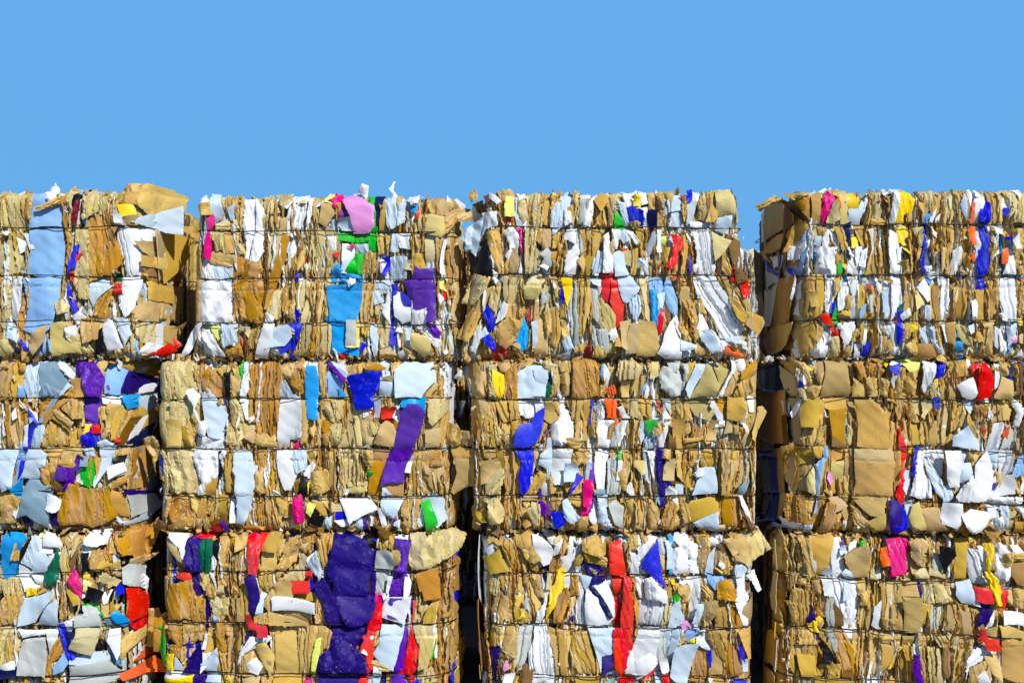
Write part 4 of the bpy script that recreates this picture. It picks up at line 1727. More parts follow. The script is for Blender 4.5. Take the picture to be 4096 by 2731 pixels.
SHEETS['33'] = """
w0 -1,180 11,180 13,172 6,166
k1 3,192 13,187 20,178 15,174 6,185
k0+ 0,162 18,174 30,150 9,146
k3 21,179 32,185 43,169 51,148 31,148
k2 35,192 50,194 57,185 54,178 45,172 38,180
k2+ 45,173 55,180 66,162 57,158 50,162
w0+ 57,190 61,190 77,178 80,171 75,157 69,155 58,180
w1 66,194 82,190 82,178 77,180
i0 65,150 75,156 75,148 66,149
l0 82,185 91,190 84,171 81,166
w0 83,178 91,185 88,169 82,166
o1 77,164 95,171 91,157 84,148 77,148
o1 92,187 96,178 91,166 89,171
w0 90,164 97,166 98,178 100,187 103,186 102,166 107,176 112,180 110,169 103,157 98,148 91,150
k1 105,162 112,171 114,162 105,148
k2+ 113,185 130,190 137,166 124,169 114,173
k1+ 112,176 124,171 135,169 142,162 141,153 121,159
k1 133,178 140,180 140,166 133,171
i1 113,162 118,157 126,159 140,150 133,146 118,146
l0+ 122,153 128,150 129,146 124,148
k1 53,153 66,159 69,153 61,146
y1+ 84,148 90,153 95,147 92,139 92,129 85,120 83,111 77,102 73,94 74,106 77,120 76,129 82,134
l1 10,146 18,146 20,134 15,120 7,125
k1 20,146 32,146 31,129 27,119 21,132
k1 33,146 43,143 47,122 31,120
k3 47,146 54,143 63,122 66,109 59,90 52,106 50,125
k2 54,146 66,143 72,127 70,118 59,118
k2 15,125 27,118 29,116 29,91 13,92 10,102 13,111
k0 30,118 46,119 46,104 30,102
k1 46,104 54,102 54,90 30,90 30,102
y0+ 40,94 46,102 47,95
g0+ 46,111 50,118 53,104 53,102
w1 67,144 73,134 75,127 73,104 66,88 61,89 63,102 70,113
h0 66,144 73,146 72,136
l0 74,146 78,146 77,129 73,129
o3 77,146 82,146 78,132
w0 92,143 100,146 100,127 94,129
o1+ 85,120 96,129 99,122 96,109 91,92 82,90 82,104
k1 97,116 105,119 107,113 103,106 97,95
o2 102,143 109,143 109,120 100,122
i0 99,95 103,97 103,88
k0 75,92 89,94 91,87 74,88
w3 105,143 113,146 115,125 118,99 120,86 104,88 103,102 109,118
p0 113,144 124,141 126,136 118,125
i1 122,143 139,143 139,138 128,134 118,125 124,136
w0+ 119,127 140,138 149,116 150,97 142,86 120,86 117,113
h0+ 122,129 127,131 148,97 143,96
w0 141,143 150,141 150,129 144,132
k2 10,88 29,88 27,76 20,65 10,62
k2 27,86 39,86 38,53 22,62 24,74
l0+ 22,61 38,54 38,51 33,51
g3 40,83 57,86 54,62 47,42 36,37 38,62
w3 59,86 73,86 75,74 80,51 82,31 54,31 53,55 59,72
k3 74,83 89,81 100,79 98,62 96,31 84,31 82,51 75,72
k1 102,77 121,79 133,32 107,32 103,55
k0 124,76 129,55 135,34 130,32
p1 121,83 150,83 150,53 140,53 135,32 128,60
i0+ 137,51 150,54 150,42 139,30
G0 139,30 149,35 150,28 139,28
i1 10,62 18,66 17,49 15,20 11,25 8,55
k3 17,60 27,60 29,51 24,32 15,21
f0 24,42 29,51 28,37 24,35
k1 28,53 36,51 35,39 28,37
d2+ 45,39 50,44 52,37 57,34 54,20 43,21
w0+ 25,32 36,34 31,20 21,20
l1 36,32 44,31 38,20 33,20
y0 39,28 45,30 44,20 39,20
w1 54,30 82,30 80,20 52,20
k3 84,30 100,30 98,20 84,20
k0 106,29 137,28 133,20 107,20
p0 137,25 150,25 150,20 135,20
r0+ 146,180 158,183 163,146 146,146
k1 161,180 169,181 168,148 163,146
k2 165,187 176,192 176,173 169,171
w1 177,190 187,191 198,186 196,180 187,166 180,155 178,148
w1 169,170 178,166 180,157 187,146 169,146
k1+ 181,191 185,192 189,185 183,180
n1+ 199,185 200,173 203,150 208,132 199,139 189,148 181,157 187,169
k1 200,169 207,169 208,148 203,148
g1 201,185 209,185 209,169 201,170
c0 213,188 218,187 216,146 213,148
p1 209,183 215,183 215,153 210,153
w2 217,172 229,181 235,183 235,146 219,146 217,155
w2 236,185 245,178 248,169 247,146 236,148 235,166
w1 222,190 233,190 235,181 224,178 219,185
k2 243,190 259,188 259,169 252,146 247,150 248,173
w0 259,185 268,185 273,176 261,176
p0 258,166 265,176 263,146 255,148
k2 265,174 280,169 288,159 284,144 266,146
d0 267,178 275,180 287,159 280,164
k0+ 275,185 284,187 296,180 289,169 285,168
k0+ 289,187 298,190 312,172 305,157 293,169
k0+ 287,168 296,166 303,156 289,162
l1+ 297,191 312,198 321,194 335,171 319,162 305,153 300,159 307,164 312,172
k1 307,153 321,162 319,153 308,148
p1+ 289,155 296,156 305,150 298,143 289,143
w0 305,146 317,153 314,148 307,143
r0 148,144 162,143 162,134 157,125 161,120 150,118
r1+ 162,143 170,139 171,111 171,86 158,84 161,116
r1 151,116 159,118 159,92 157,84 151,86
o2 169,143 176,142 178,127 178,109 178,86 171,86 171,125
w1 174,143 185,142 183,129 187,116 180,118
w2+ 185,140 192,143 199,134 208,127 210,113 199,118 187,118
w3 178,113 187,116 208,116 206,102 201,87 187,88 178,87
k3 209,141 217,134 215,120 208,99 203,88 206,109
y0 214,142 218,141 219,135 216,135
k1 217,134 225,134 226,113 222,114
k1 226,132 237,132 237,125 233,113 231,102 226,118
e0+ 217,121 222,124 224,117 219,114
w1 221,143 236,141 237,133 226,133
w1 237,141 248,141 248,120 247,109 240,92 233,95 236,113
p0 215,111 225,114 231,92 226,84 213,84
k2 247,141 256,140 266,118 254,116 248,125
b1+ 252,148 261,144 274,143 276,136 267,136 266,127 259,136
n0 260,136 265,132 266,121
o2+ 267,136 284,139 289,125 287,116 268,118
x0 274,142 283,142 283,138 275,138
w0+ 289,142 299,143 300,127 305,116 298,111 289,116 291,132
k1 275,138 287,136 287,122 277,122
d0 300,140 310,132 305,122 300,127
w0+ 302,143 315,146 319,134 322,125 318,122 312,134
k2 250,111 268,116 266,97 256,86 246,86
k3 268,113 289,116 287,86 267,82
o3 282,106 297,109 297,81 284,81
w0 289,113 303,111 304,86 299,86
p1+ 245,111 252,111 250,99 245,87 240,90
p1 226,88 245,87 247,81 233,81
f0+ 228,91 233,92 237,86 231,82 228,84
l3 203,109 215,109 210,90 204,88
k0 297,106 312,116 315,116 313,86 298,83
r1+ 151,83 170,83 171,62 166,35 157,28 152,39 150,62
o2 171,83 178,83 176,72 171,67
w1 178,83 201,83 199,53 196,39 180,28 171,32 172,58 177,74
w0+ 162,37 168,60 171,55 172,30 164,32
w0+ 174,45 194,55 200,44 187,30 178,24 173,30
r0+ 183,25 194,37 199,38 194,30 187,25
g3 201,81 208,81 208,53 203,35 201,39
p3 208,81 229,81 224,65 217,49 213,32 208,51
b0 235,81 246,81 245,69 231,68
k1 226,76 232,81 231,67 224,62
y0 235,67 244,71 244,66
w0+ 245,72 250,74 261,58 252,61 245,66
p0+ 219,60 225,64 245,66 240,49 233,21 222,22 215,28 217,49
o1 245,62 258,60 256,44 259,30 254,21 236,23 240,46
n0 258,67 261,58 261,39 259,37 258,51
k0 262,60 275,46 275,30 261,28
k3 259,80 278,80 278,46 266,53 259,72
o3 280,79 291,79 296,51 298,30 284,28 277,44
k0 293,79 311,81 312,65 310,45 305,49
n0 293,65 298,58 300,44 296,49
p0 298,44 305,46 305,32 300,32
k1 293,32 307,39 307,20 293,20
w0 202,49 210,50 213,35 206,31
p0 198,30 206,30 210,20 199,20
r0 206,30 213,35 213,20 208,20
r0 157,25 171,28 173,20 159,20
k1 261,25 282,25 280,20 261,20
n0 287,24 291,25 307,20 288,20
"""
SIDE_SHEETS['33'] = """
w0 5,189 5,184 240,127 288,97 288,92 288,53 288,28 109,79 51,101 5,116 5,149 5,159 5,177
o0 5,115 51,102 109,79 288,31 51,72 172,20 5,36 5,29 5,73
w0 51,72 288,26 288,15 288,-2 109,44
d0 5,31 5,36 5,24 5,25
l0 5,36 172,17 288,-24 288,-46 51,12
k0 5,36 5,40 5,22 5,23
"""
SHEETS['34'] = """
l1 15,183 20,185 22,166 31,148 27,139 19,150 19,166
k1+ 20,184 31,187 33,166 38,146 29,141
p0 33,169 38,162 39,147 35,150
k0 33,187 59,190 55,171 53,148 42,144 38,159 33,173
w3 56,186 68,186 70,176 70,166 75,148 79,142 55,144 56,166
p0 47,153 55,151 55,143 46,146
p0 68,178 74,178 72,169 66,169
w0 79,181 86,183 84,176 72,169
e0 90,181 96,183 96,179 90,178
v0 68,183 70,183 70,179 68,179
k0+ 71,166 97,181 99,171 97,143 82,142 72,159
k3 98,185 108,183 107,164 102,142 97,142 99,166
k1 107,186 115,185 114,171 109,178
l3 111,171 115,166 114,153 109,155
p0+ 68,147 75,153 81,142 72,142
w1 107,154 115,154 114,140 109,139
l1 104,150 109,148 109,139 102,140
k2 116,148 123,148 123,141 116,143
a1+ 114,174 121,176 122,157 114,155
m1+ 122,185 136,186 136,144 124,144
k1+ 8,147 18,146 14,134 10,125 9,141
k2 22,143 29,139 29,132 17,134
l0 12,128 24,127 24,111 22,95 15,111
k2 26,132 33,132 33,120 26,125
k2 35,141 44,142 47,129 42,122 35,125
w0 44,142 55,141 56,121 48,122
w3 54,141 70,140 70,125 77,113 70,99 59,113
p1 70,139 77,136 78,118 70,116
w1 77,140 83,139 92,122 89,114 87,102 86,90 75,90 72,104 77,116
w0 70,95 86,91 86,81 71,83
k0 84,139 96,138 93,125 92,122
k3 12,127 32,125 31,104 30,87 19,86 12,104
k2 35,122 56,120 59,113 56,97 45,95 38,109
g3 52,118 59,116 60,86 54,86 50,102
k1 5,113 15,113 19,86 12,91 10,104
o1 38,113 49,113 49,97 42,95
d0 60,111 68,102 70,86 60,86
i0+ 31,97 37,106 38,92 33,87 30,90
y1+ 33,88 42,97 45,92 40,86 42,79 35,80 31,84
w0 27,81 35,79 33,77
i0 35,76 42,76 41,68 37,67
k3 89,134 105,136 107,109 102,81 86,82 89,104
k3 105,136 136,135 136,109 119,109 114,81 105,109
w0 107,106 115,116 113,102 112,81 105,86
k2 116,95 136,95 136,80 116,81
k2 91,122 100,127 100,109 91,111
k1 10,83 22,86 24,74 15,62 9,67
k1 22,84 38,76 40,65 19,65
k1 17,66 40,65 42,44 40,28 22,28 19,51
k0 19,54 38,50 40,28 24,28
x0+ 42,65 46,69 61,51 54,43 47,44 47,55
k0 46,71 52,72 61,58 61,51
k2 42,83 52,81 52,72 45,72
g3 50,81 61,81 63,53 59,58
w0 71,81 85,80 83,66 77,72
o1 60,81 72,79 79,65 82,62 82,37 68,36 63,53
k3 84,79 96,79 93,51 91,28 82,28 82,62
k3 97,77 136,76 135,65 126,39 114,28 98,28 94,55
y0+ 133,64 134,62 124,39 122,39
g0 121,49 133,62 123,37 116,28
k1 42,37 52,42 49,28 42,28
k2 54,42 66,42 66,25 54,25
d0 70,35 81,34 81,28 70,28
w0 102,44 105,43 102,21 99,21
w0 104,28 108,29 109,20 104,20
k3 12,27 35,24 33,20 12,20
k3 40,25 91,22 91,20 40,20
k1 9,65 16,60 16,30 10,37
m1+ 121,185 136,186 139,176 139,148 125,144 122,166
m2 136,186 145,186 148,170 141,169
k0 139,169 148,168 149,147 139,153
k2+ 148,185 162,184 166,178 163,153 155,157 148,166
k1 148,166 162,153 152,143 149,148
l0+ 151,146 163,153 169,141 155,141
k3 166,178 174,183 174,153 169,148
x0+ 180,178 197,176 199,166 192,155 189,147 182,162
g3 176,169 185,166 187,146 176,148
k1 191,164 201,165 199,146 191,148
k0 202,184 215,184 212,166 212,141 200,140 201,166
l0 169,148 176,151 189,143 189,139 171,143
w3 212,173 229,171 231,143 238,132 219,134 215,150
w0 226,176 233,176 236,155 233,148
y1+ 233,180 240,180 241,173 236,148 233,153
k0+ 234,171 241,172 243,150 237,150
w2 243,180 251,181 254,173 264,171 266,155 259,139 249,134 245,150
k2 252,169 266,171 261,155 254,153
o0+ 264,164 278,170 278,132 270,134 264,143
w0 262,178 270,178 277,169 266,168
k1 266,168 278,169 278,162 266,162
y1+ 231,148 236,149 244,141 248,132 249,111 243,112 238,129 233,139
p0+ 200,135 215,139 219,122 221,109 206,113 199,122
r0+ 218,131 238,127 241,113 229,113 222,116
w0 221,120 224,119 226,109 222,110
i0 228,114 241,112 238,104 226,106
r1+ 249,132 256,125 254,106 249,109
p0 252,132 260,129 256,125
k1 259,129 268,127 263,111 256,116
k2 266,129 278,129 278,106 261,109
k0 132,135 156,134 157,120 136,120
k0+ 136,120 158,119 159,95 155,81 139,81 139,102
k3 115,135 132,135 136,113 127,113 125,90 115,90
i0 156,138 159,136 160,120 157,125
l1 159,135 171,136 173,113 164,113
l2 172,134 194,132 193,113 178,113
k3 125,109 136,109 137,81 125,83
h0 164,106 167,102 167,95 165,95
k3 159,111 171,111 169,86 159,88
g3 173,109 180,106 178,81 169,81
l3 180,109 189,111 187,97 180,81
k3 189,109 199,109 196,81 185,81
o1 199,109 208,109 206,97 200,76
k3 203,104 212,106 222,104 219,76 201,76
k1 203,110 212,110 210,104
i0+ 226,106 238,105 233,92 223,86
w0+ 238,105 240,104 238,88 231,84
k1 239,104 251,102 251,95 245,86
r1+ 222,86 229,83 233,74 245,72 245,60 233,60 231,68 224,72
k0+ 230,83 245,86 246,76 233,76
k0+ 247,87 259,86 278,79 278,74 249,76
w0+ 252,103 278,99 278,87 252,89
k0 252,88 278,86 278,79
k0 252,72 278,72 278,20 253,28
k2 113,76 136,76 134,65 113,65
k3 113,65 129,62 127,39 113,32
k0 139,74 150,74 150,65 139,65
k3 139,64 150,62 148,25 134,39
p0 150,65 155,65 155,53 151,55
v0+ 150,55 155,55 157,39 160,23 154,20 149,39
k3 155,74 169,74 166,62 155,65
k3 155,62 166,62 171,20 162,20 157,44
l3 167,62 182,62 187,20 171,20
l3 173,74 187,74 189,58 182,62
o3 187,72 194,65 196,20 187,28
k3 195,58 217,58 210,20 196,20
k1 203,74 219,73 217,58 202,60
l1 194,72 201,72 199,60 194,62
i0 221,65 225,67 219,55
w3 219,58 246,59 246,54 231,47 215,39 210,20 212,42
k0+ 232,51 243,54 249,39 249,20 240,32
k1 215,37 233,46 240,32 238,20 215,20
w0+ 219,28 224,30 231,35 238,27 236,20 217,20
"""
SIDE_SHEETS['34'] = """
k0 7,184 5,184 5,147 19,159
k0 25,146 5,145 5,112 5,96 42,112
y0 5,89 5,84 5,68 7,75
k0 66,66 19,72 7,35 78,25
o0 19,72 5,68 5,33 19,32
w0 5,68 5,61 5,29 5,33
k0 91,19 5,26 5,18 78,-1
"""

# ------------------------------------------------------------------ mesh helpers
def make_object(name, verts, faces, mats, parent=None, uv=None, wear=None, mat_index=None, smooth=True, sharp=0):
    me = bpy.data.meshes.new(name)
    me.from_pydata(verts, [], faces)
    for m in mats:
        me.materials.append(m)
    if mat_index is not None:
        me.polygons.foreach_set('material_index', np.asarray(mat_index, dtype=np.int32))
    if smooth:
        me.polygons.foreach_set('use_smooth', np.ones(len(me.polygons), dtype=bool))
    if uv is not None:
        lay = me.uv_layers.new(name='UVMap')
        li = np.empty(len(me.loops), dtype=np.int32)
        me.loops.foreach_get('vertex_index', li)
        lay.data.foreach_set('uv', np.asarray(uv, dtype=np.float32)[li].ravel())
    if wear is not None:
        at = me.attributes.new('wear', 'FLOAT', 'POINT')
        at.data.foreach_set('value', np.asarray(wear, dtype=np.float32))
    me.update()
    if sharp:
        me.set_sharp_from_angle(angle=math.radians(sharp))
    o = bpy.data.objects.new(name, me)
    COL.objects.link(o)
    if parent is not None:
        o.parent = parent
    return o


def knots(rng, lo, hi, lam):
    """Random fold positions and alternating heights: a crumpled sheet in one direction."""
    x = [lo - lam]
    while x[-1] < hi + lam:
        x.append(x[-1] + lam * rng.uniform(.35, 1.6))
    x = np.array(x)
    s = np.where(np.arange(len(x)) % 2 == 0, 1.0, -1.0)
    return x, s * rng.uniform(.25, 1.0, len(x))


def ridge(rng, t, lam):
    x, h = knots(rng, t.min(), t.max(), lam)
    i = np.clip(np.searchsorted(x, t), 1, len(x) - 1)
    near = np.minimum(np.abs(t - x[i]), np.abs(t - x[i - 1]))
    return np.interp(t, x, h), np.exp(-(near / .0028) ** 2)


def layered(rng, t):
    """Edges of sheets packed side by side: each tilted a little, with a step down to the next."""
    x, lo, hi = t.min() - .03, [], []
    xs = [x]
    while xs[-1] < t.max() + .03:
        xs.append(xs[-1] + float(np.clip(rng.lognormal(-3.75, .5), .010, .075)))
    xs = np.array(xs)
    i = np.clip(np.searchsorted(xs, t) - 1, 0, len(xs) - 2)
    f = (t - xs[i]) / (xs[i + 1] - xs[i])
    lvl, rise = rng.uniform(-.8, .5, len(xs)), rng.normal(0, .55, len(xs))
    crack = np.exp(-((t - xs[i]) / .0035) ** 2) * rng.uniform(.3, 2.2, len(xs))[i]
    return lvl[i] + rise[i] * (f - .5) - crack, np.exp(-((f - 1) * (xs[i + 1] - xs[i]) / .003) ** 2)


def wobble(rng, t, lam):
    ph = rng.uniform(0, 6.28, 3)
    return (np.sin(t * 6.28 / lam + ph[0]) + .5 * np.sin(t * 13.1 / lam + ph[1]) + .3 * np.sin(t * 29 / lam + ph[2])) / 1.8


def torn_outline(rng, P, h, rough):
    """Resample a polygon and roughen its edges as torn paper."""
    pts = []
    n = len(P)
    for i in range(n):
        a, b = np.array(P[i]), np.array(P[(i + 1) % n])
        d = b - a
        ln = np.hypot(*d)
        if ln < 1e-6:
            continue
        nrm = np.array([-d[1], d[0]]) / ln
        k = max(1, int(ln / h))
        long_wave = rng.uniform(-1, 1) * min(.012, ln * .05)
        for j in range(k):
            t = j / k
            p = a + d * t
            if j:
                env = math.sin(math.pi * t)
                p = p + nrm * (rng.normal(0, rough) + env * long_wave)
                if rng.random() < .07:
                    p = p + nrm * rng.normal(0, rough * 4)
            else:
                p = p + rng.normal(0, rough * .8, 2)
            pts.append(p)
    return np.array(pts)


def triangulate(outline, h, rng, frame=None):
    """Fill an outline with small triangles; frame = (axis, across step, along step) makes them longer along the folds."""
    if frame is not None:
        ax, hp, hq = frame
        M = np.array([[ax[1] / hp, -ax[0] / hp], [ax[0] / hq, ax[1] / hq]])
        V, F = triangulate(outline @ M.T, 1.0, rng)
        return V @ np.linalg.inv(M).T, F
    lo, hi = outline.min(0), outline.max(0)
    gx = np.arange(lo[0], hi[0] + h, h)
    gy = np.arange(lo[1], hi[1] + h, h * .9)
    X, Y = np.meshgrid(gx, gy)
    X[1::2] += h * .5
    G = np.stack([X.ravel(), Y.ravel()], 1)
    G += rng.uniform(-.2, .2, G.shape) * h
    # inside test by crossing number
    a = outline
    b = np.roll(outline, -1, 0)
    c = (a[:, 1][None] > G[:, 1][:, None]) != (b[:, 1][None] > G[:, 1][:, None])
    with np.errstate(divide='ignore', invalid='ignore'):
        xi = (b[:, 0] - a[:, 0])[None] * (G[:, 1][:, None] - a[:, 1][None]) / (b[:, 1] - a[:, 1])[None] + a[:, 0][None]
    inside = (np.sum(c & (G[:, 0][:, None] < xi), 1) % 2) == 1
    G = G[inside]
    if len(G):
        d = np.min(np.hypot(G[:, 0][:, None] - outline[:, 0][None], G[:, 1][:, None] - outline[:, 1][None]), 1)
        G = G[d > h * .45]
    allp = np.concatenate([outline, G]) if len(G) else outline
    n = len(outline)
    res = delaunay_2d_cdt([Vector(p) for p in allp.tolist()], [], [list(range(n))], 1, h * 1e-4)
    V = np.array([(v.x, v.y) for v in res[0]])
    return V, [tuple(f) for f in res[2]]


def boundary_edges(faces):
    cnt = {}
    for f in faces:
        for i in range(len(f)):
            a, b = f[i], f[(i + 1) % len(f)]
            k = (a, b) if a < b else (b, a)
            if k in cnt:
                cnt[k] = None
            else:
                cnt[k] = (a, b)
    return [e for e in cnt.values() if e]


class Bale:
    def __init__(self, x0, z0, w, h, front=0.0, depth=1.05, wires=(), tones='kkkkllloowwpgd', shape=(.085, .085, 0, 0)):
        self.x0, self.z0, self.w, self.h, self.front, self.depth = x0, z0, w, h, front, depth
        self.wires = wires            # (height at left, height at right)
        self.tones = tones
        self.RL, self.RR, self.TL, self.TR = shape     # roundness and inward lean of the left and right ends
        self.seed = int(RNG.integers(1 << 30))
        r = np.random.default_rng(self.seed)
        self.ph = r.uniform(0, 6.28, 6)

    def wire_v(self, i, u):
        a, b = self.wires[i]
        t = np.clip(u / self.w, 0, 1)
        return a + (b - a) * t + .004 * np.sin(u * 9 + self.ph[i % 6])

    def ends(self, v):
        t = np.clip(v / self.h, 0, 1)
        return self.TL * t, self.w - self.TR * t

    def surface(self, u, v, past=3.0):
        """How far the pressed face stands out at (u, v): rounded at the rims, drawn in a little by the wires."""
        S = .055
        a, c = self.ends(v)

        def round_off(d, R):
            t = np.clip((R - d) / R, 0, 1.3)
            return -R * .85 * (1 - np.sqrt(np.clip(1 - np.minimum(t, 1) ** 2, 0, 1))) - np.clip(np.maximum(-d, 0) * past, 0, .3)
        y = round_off(u - a, self.RL) + round_off(c - u, self.RR)
        s = np.clip((S - np.minimum(v, self.h - v)) / S, 0, 1.1)
        y = y - S * .95 * (1 - np.sqrt(np.clip(1 - np.minimum(s, 1) ** 2, 0, 1)))
        y = y + .016 * np.sin(u * 5.1 + self.ph[0]) * np.sin(v * 7 + self.ph[1]) + .008 * np.sin(u * 17 + self.ph[2])
        if len(self.wires) > 1:               # the dent an earlier turn of wire has left
            y = y - .0045 * np.exp(-((v - self.wire_v(1, u) + .052) / .006) ** 2)
        for i in range(len(self.wires)):
            y = y - .006 * np.exp(-((v - self.wire_v(i, u)) / .022) ** 2)
        return y

    def near_wire(self, u, v):
        d = np.full_like(u, 9.0)
        for i in range(len(self.wires)):
            d = np.minimum(d, np.abs(v - self.wire_v(i, u)))
        return d


def sheet_arrays(b, code, P, rng, below):
    """One scrap sheet of the pressed face: torn outline, folds, thickness."""
    tone, style, out = code[0], code[1], '+' in code
    P = np.array(P)
    size = P.max(0) - P.min(0)
    area = abs(np.sum(P[:, 0] * np.roll(P[:, 1], -1) - np.roll(P[:, 0], -1) * P[:, 1])) / 2
    soft = 1.0
    if style == '1' and tone not in CARD and min(size) > .09:
        style, soft = '0', 1.9          # a broad sheet of paper: few, softer folds
    rough = {'0': .0005, '1': .0010, '2': .0017, '3': .0011}[style]
    h = .0075 if min(size) > .03 else .005
    # folds run along the sheet's own length
    c = P.mean(0)
    cov = np.cov((P - P.mean(0)).T) + np.eye(2) * 1e-9
    ev, evec = np.linalg.eigh(cov)
    ax = evec[:, 1] if ev[1] > 3.2 * ev[0] else np.array([rng.normal(0, .12), 1.0])
    ax = ax / np.hypot(*ax)
    if ax[1] < 0:
        ax = -ax
    P = c + (P - c) * (1 + .0045 / (size * .5 + .004))
    ring = torn_outline(rng, P, h, min(rough, .05 * min(size) + .0004))
    fr = {'0': (ax, .011, .012), '1': (ax, .0050, .0110), '2': (ax, .0060, .0085), '3': (ax, .0042, .014)}[style]
    V, F = triangulate(ring, h, rng, fr)
    if not F:
        return None
    u, v = V[:, 0], V[:, 1]
    q = (V - c) @ ax
    p = (V - c) @ np.array([ax[1], -ax[0]])
    width = max(p.max() - p.min(), .01)
    k = min(1.0, width / .05)
    wear = np.zeros(len(V))
    if style == '0':
        y = width * rng.uniform(-.06, .06) * ((p / width) ** 2 * 4) + .03 * k * rng.normal(0, .35) * (q / max(size)) ** 2 * 4
        a, w1 = ridge(rng, p + .2 * q * rng.normal(), .11)
        b2, w2 = ridge(rng, q + .3 * p * rng.normal(), .13)
        c2, w3 = ridge(rng, p * .7 + q * rng.choice([-.7, .7]), .15)
        y = y + (.0036 * a + .0034 * b2 + .0034 * c2) * k * soft
        wear = np.maximum(np.maximum(w1, w2), w3) * .7
        y = y + .0016 * wobble(rng, p * .7 + q, .06)
        if soft > 1:
            d2, w4 = ridge(rng, p + q * rng.normal(0, .4) + .01 * wobble(rng, q, .15), .05)
            y = y + .003 * d2
            wear = np.maximum(wear, w4 * .8)
    elif style == '1':
        card = tone in CARD
        a, w1 = ridge(rng, p + .012 * wobble(rng, q, .22) + q * rng.normal(0, .08), min(.045 if card else .07, width * .5))
        b2, w2 = ridge(rng, q + .35 * p * rng.normal(), .085)
        c2, w3 = ridge(rng, p * .7 + q * rng.choice([-.7, .7]) + .01 * wobble(rng, q, .1), .06)
        ly, w4 = layered(rng, p + .004 * wobble(rng, q, .2) + q * rng.normal(0, .05))
        y = (.006 * a + (.0034 if card else .0042) * b2 + .0034 * c2) * k + ((.0038 if min(size) > .11 else .0064) if tone in CARD else .0018) * ly
        if tone in CARD:
            w1 = np.maximum(w1, w4 * .7)
        wear = np.maximum(np.maximum(w1, w2 * .7), w3 * .6)
        y = y + .002 * wobble(rng, p + .4 * q, .03)
    elif style == '2':
        a, w1 = ridge(rng, p + .014 * wobble(rng, q, .16) + q * rng.normal(0, .15), .042)
        b2, w2 = ridge(rng, q + .6 * p * rng.normal() + .01 * wobble(rng, p, .1), .06)
        c2, w3 = ridge(rng, p * .75 + q * .65, .05)
        d2, w4 = ridge(rng, p * .75 - q * .65, .055)
        y = (.0105 * a + .006 * b2 + .006 * c2 + .006 * d2) * k
        ly, w5 = layered(rng, p + .006 * wobble(rng, q, .12) + q * rng.normal(0, .1))
        y = y + .008 * k * np.cos(np.clip(p / width * 2, -1, 1) * 1.5) + (.004 if tone in CARD else .0015) * ly
        wear = np.maximum(np.maximum(w1, w2 * .8), np.maximum(w3, w4) * .7)
    else:
        a, w1 = layered(rng, p + .005 * wobble(rng, q, .16) + q * rng.normal(0, .025))
        b2, w2 = ridge(rng, q + .25 * p * rng.normal(), .09)
        y = .011 * a + .0035 * b2
        wear = np.maximum(w1 * .8, w2 * .6)
    edge = np.min(np.hypot(u[:, None] - ring[:, 0][None], v[:, None] - ring[:, 1][None]), 1)
    ang = (V - c) / (size * .5 + .004)
    if out:
        lift = rng.uniform(.020, .034)
        tilt = np.array([rng.normal(0, .25), rng.choice([-1, 1]) * rng.uniform(.2, .9)])
        y = y + lift + .014 * min(1, max(size) / .12) * (ang @ tilt)
        y = y - .003 * np.exp(-edge / .004)
        if rng.random() < .5:
            corner = ring[rng.integers(len(ring))]
            dd = np.hypot(u - corner[0], v - corner[1])
            y = y + .03 * np.exp(-(dd / (.25 * max(size) + .01)) ** 2) * rng.uniform(.2, 1)
    else:
        lift = rng.uniform(-.010, .008)
        lo, hi = P.min(0), P.max(0)
        for l2, h2, a2, lift2 in below:
            w = np.clip(np.minimum(hi, h2) - np.maximum(lo, l2), 0, None)
            if w[0] * w[1] > .30 * (hi - lo).prod():
                lift = max(lift, min(lift2 + .011, .030))
        below.append((lo, hi, area, lift))
        y = y + lift + .009 * k * (ang @ rng.normal(0, .7, 2))
        depth_edge = {'0': .001, '1': .003, '2': .005, '3': .004}[style]
        y = y - depth_edge * np.exp(-edge / .005) * rng.uniform(.3, 1.6)
    base = b.surface(u, v, .2 if out else 3.0)
    y = y + base
    if not out:
        d = b.near_wire(u, v)
        cap = base + .015 + np.clip((d - .005) / .02, 0, 1) * .06
        y = np.minimum(y, cap)
    th = .0032 if tone in CARD else .0016
    nv = len(V)
    Y = b.front - y
    front = np.stack([u + b.x0, Y, v + b.z0], 1)
    back = front + np.array([0, th, 0])
    E = boundary_edges(F)
    # faces counter-clockwise in (u, v) point towards -y
    faces = list(F) + [tuple(nv + i for i in reversed(f)) for f in F]
    ids = sorted({i for e in E for i in e})
    m = {i: n for n, i in enumerate(ids)}
    o1, o2 = 2 * nv, 2 * nv + len(ids)
    faces += [(o1 + m[e[1]], o1 + m[e[0]], o2 + m[e[0]], o2 + m[e[1]]) for e in E]
    verts = np.concatenate([front, back, front[ids], back[ids]])
    uvq = np.stack([p, q], 1) if rng.random() < .6 else np.stack([q, p], 1)
    uvq = uvq + rng.uniform(0, 5, 2)
    uvq = np.concatenate([uvq, uvq, uvq[ids], uvq[ids]])
    wr = np.concatenate([wear, wear, np.ones(2 * len(ids))])
    return verts, faces, uvq, wr, area


def parse(text):
    out = []
    for l in text.strip().split('\n'):
        c, *pts = l.split()
        out.append((c, [tuple(int(x) / 250 for x in p.split(',')) for p in pts]))
    return out


def kind_name(tone):
    return 'cardboard_sheet' if tone in CARD else ('paper_sheet' if tone in 'wpg' else 'printed_sheet')


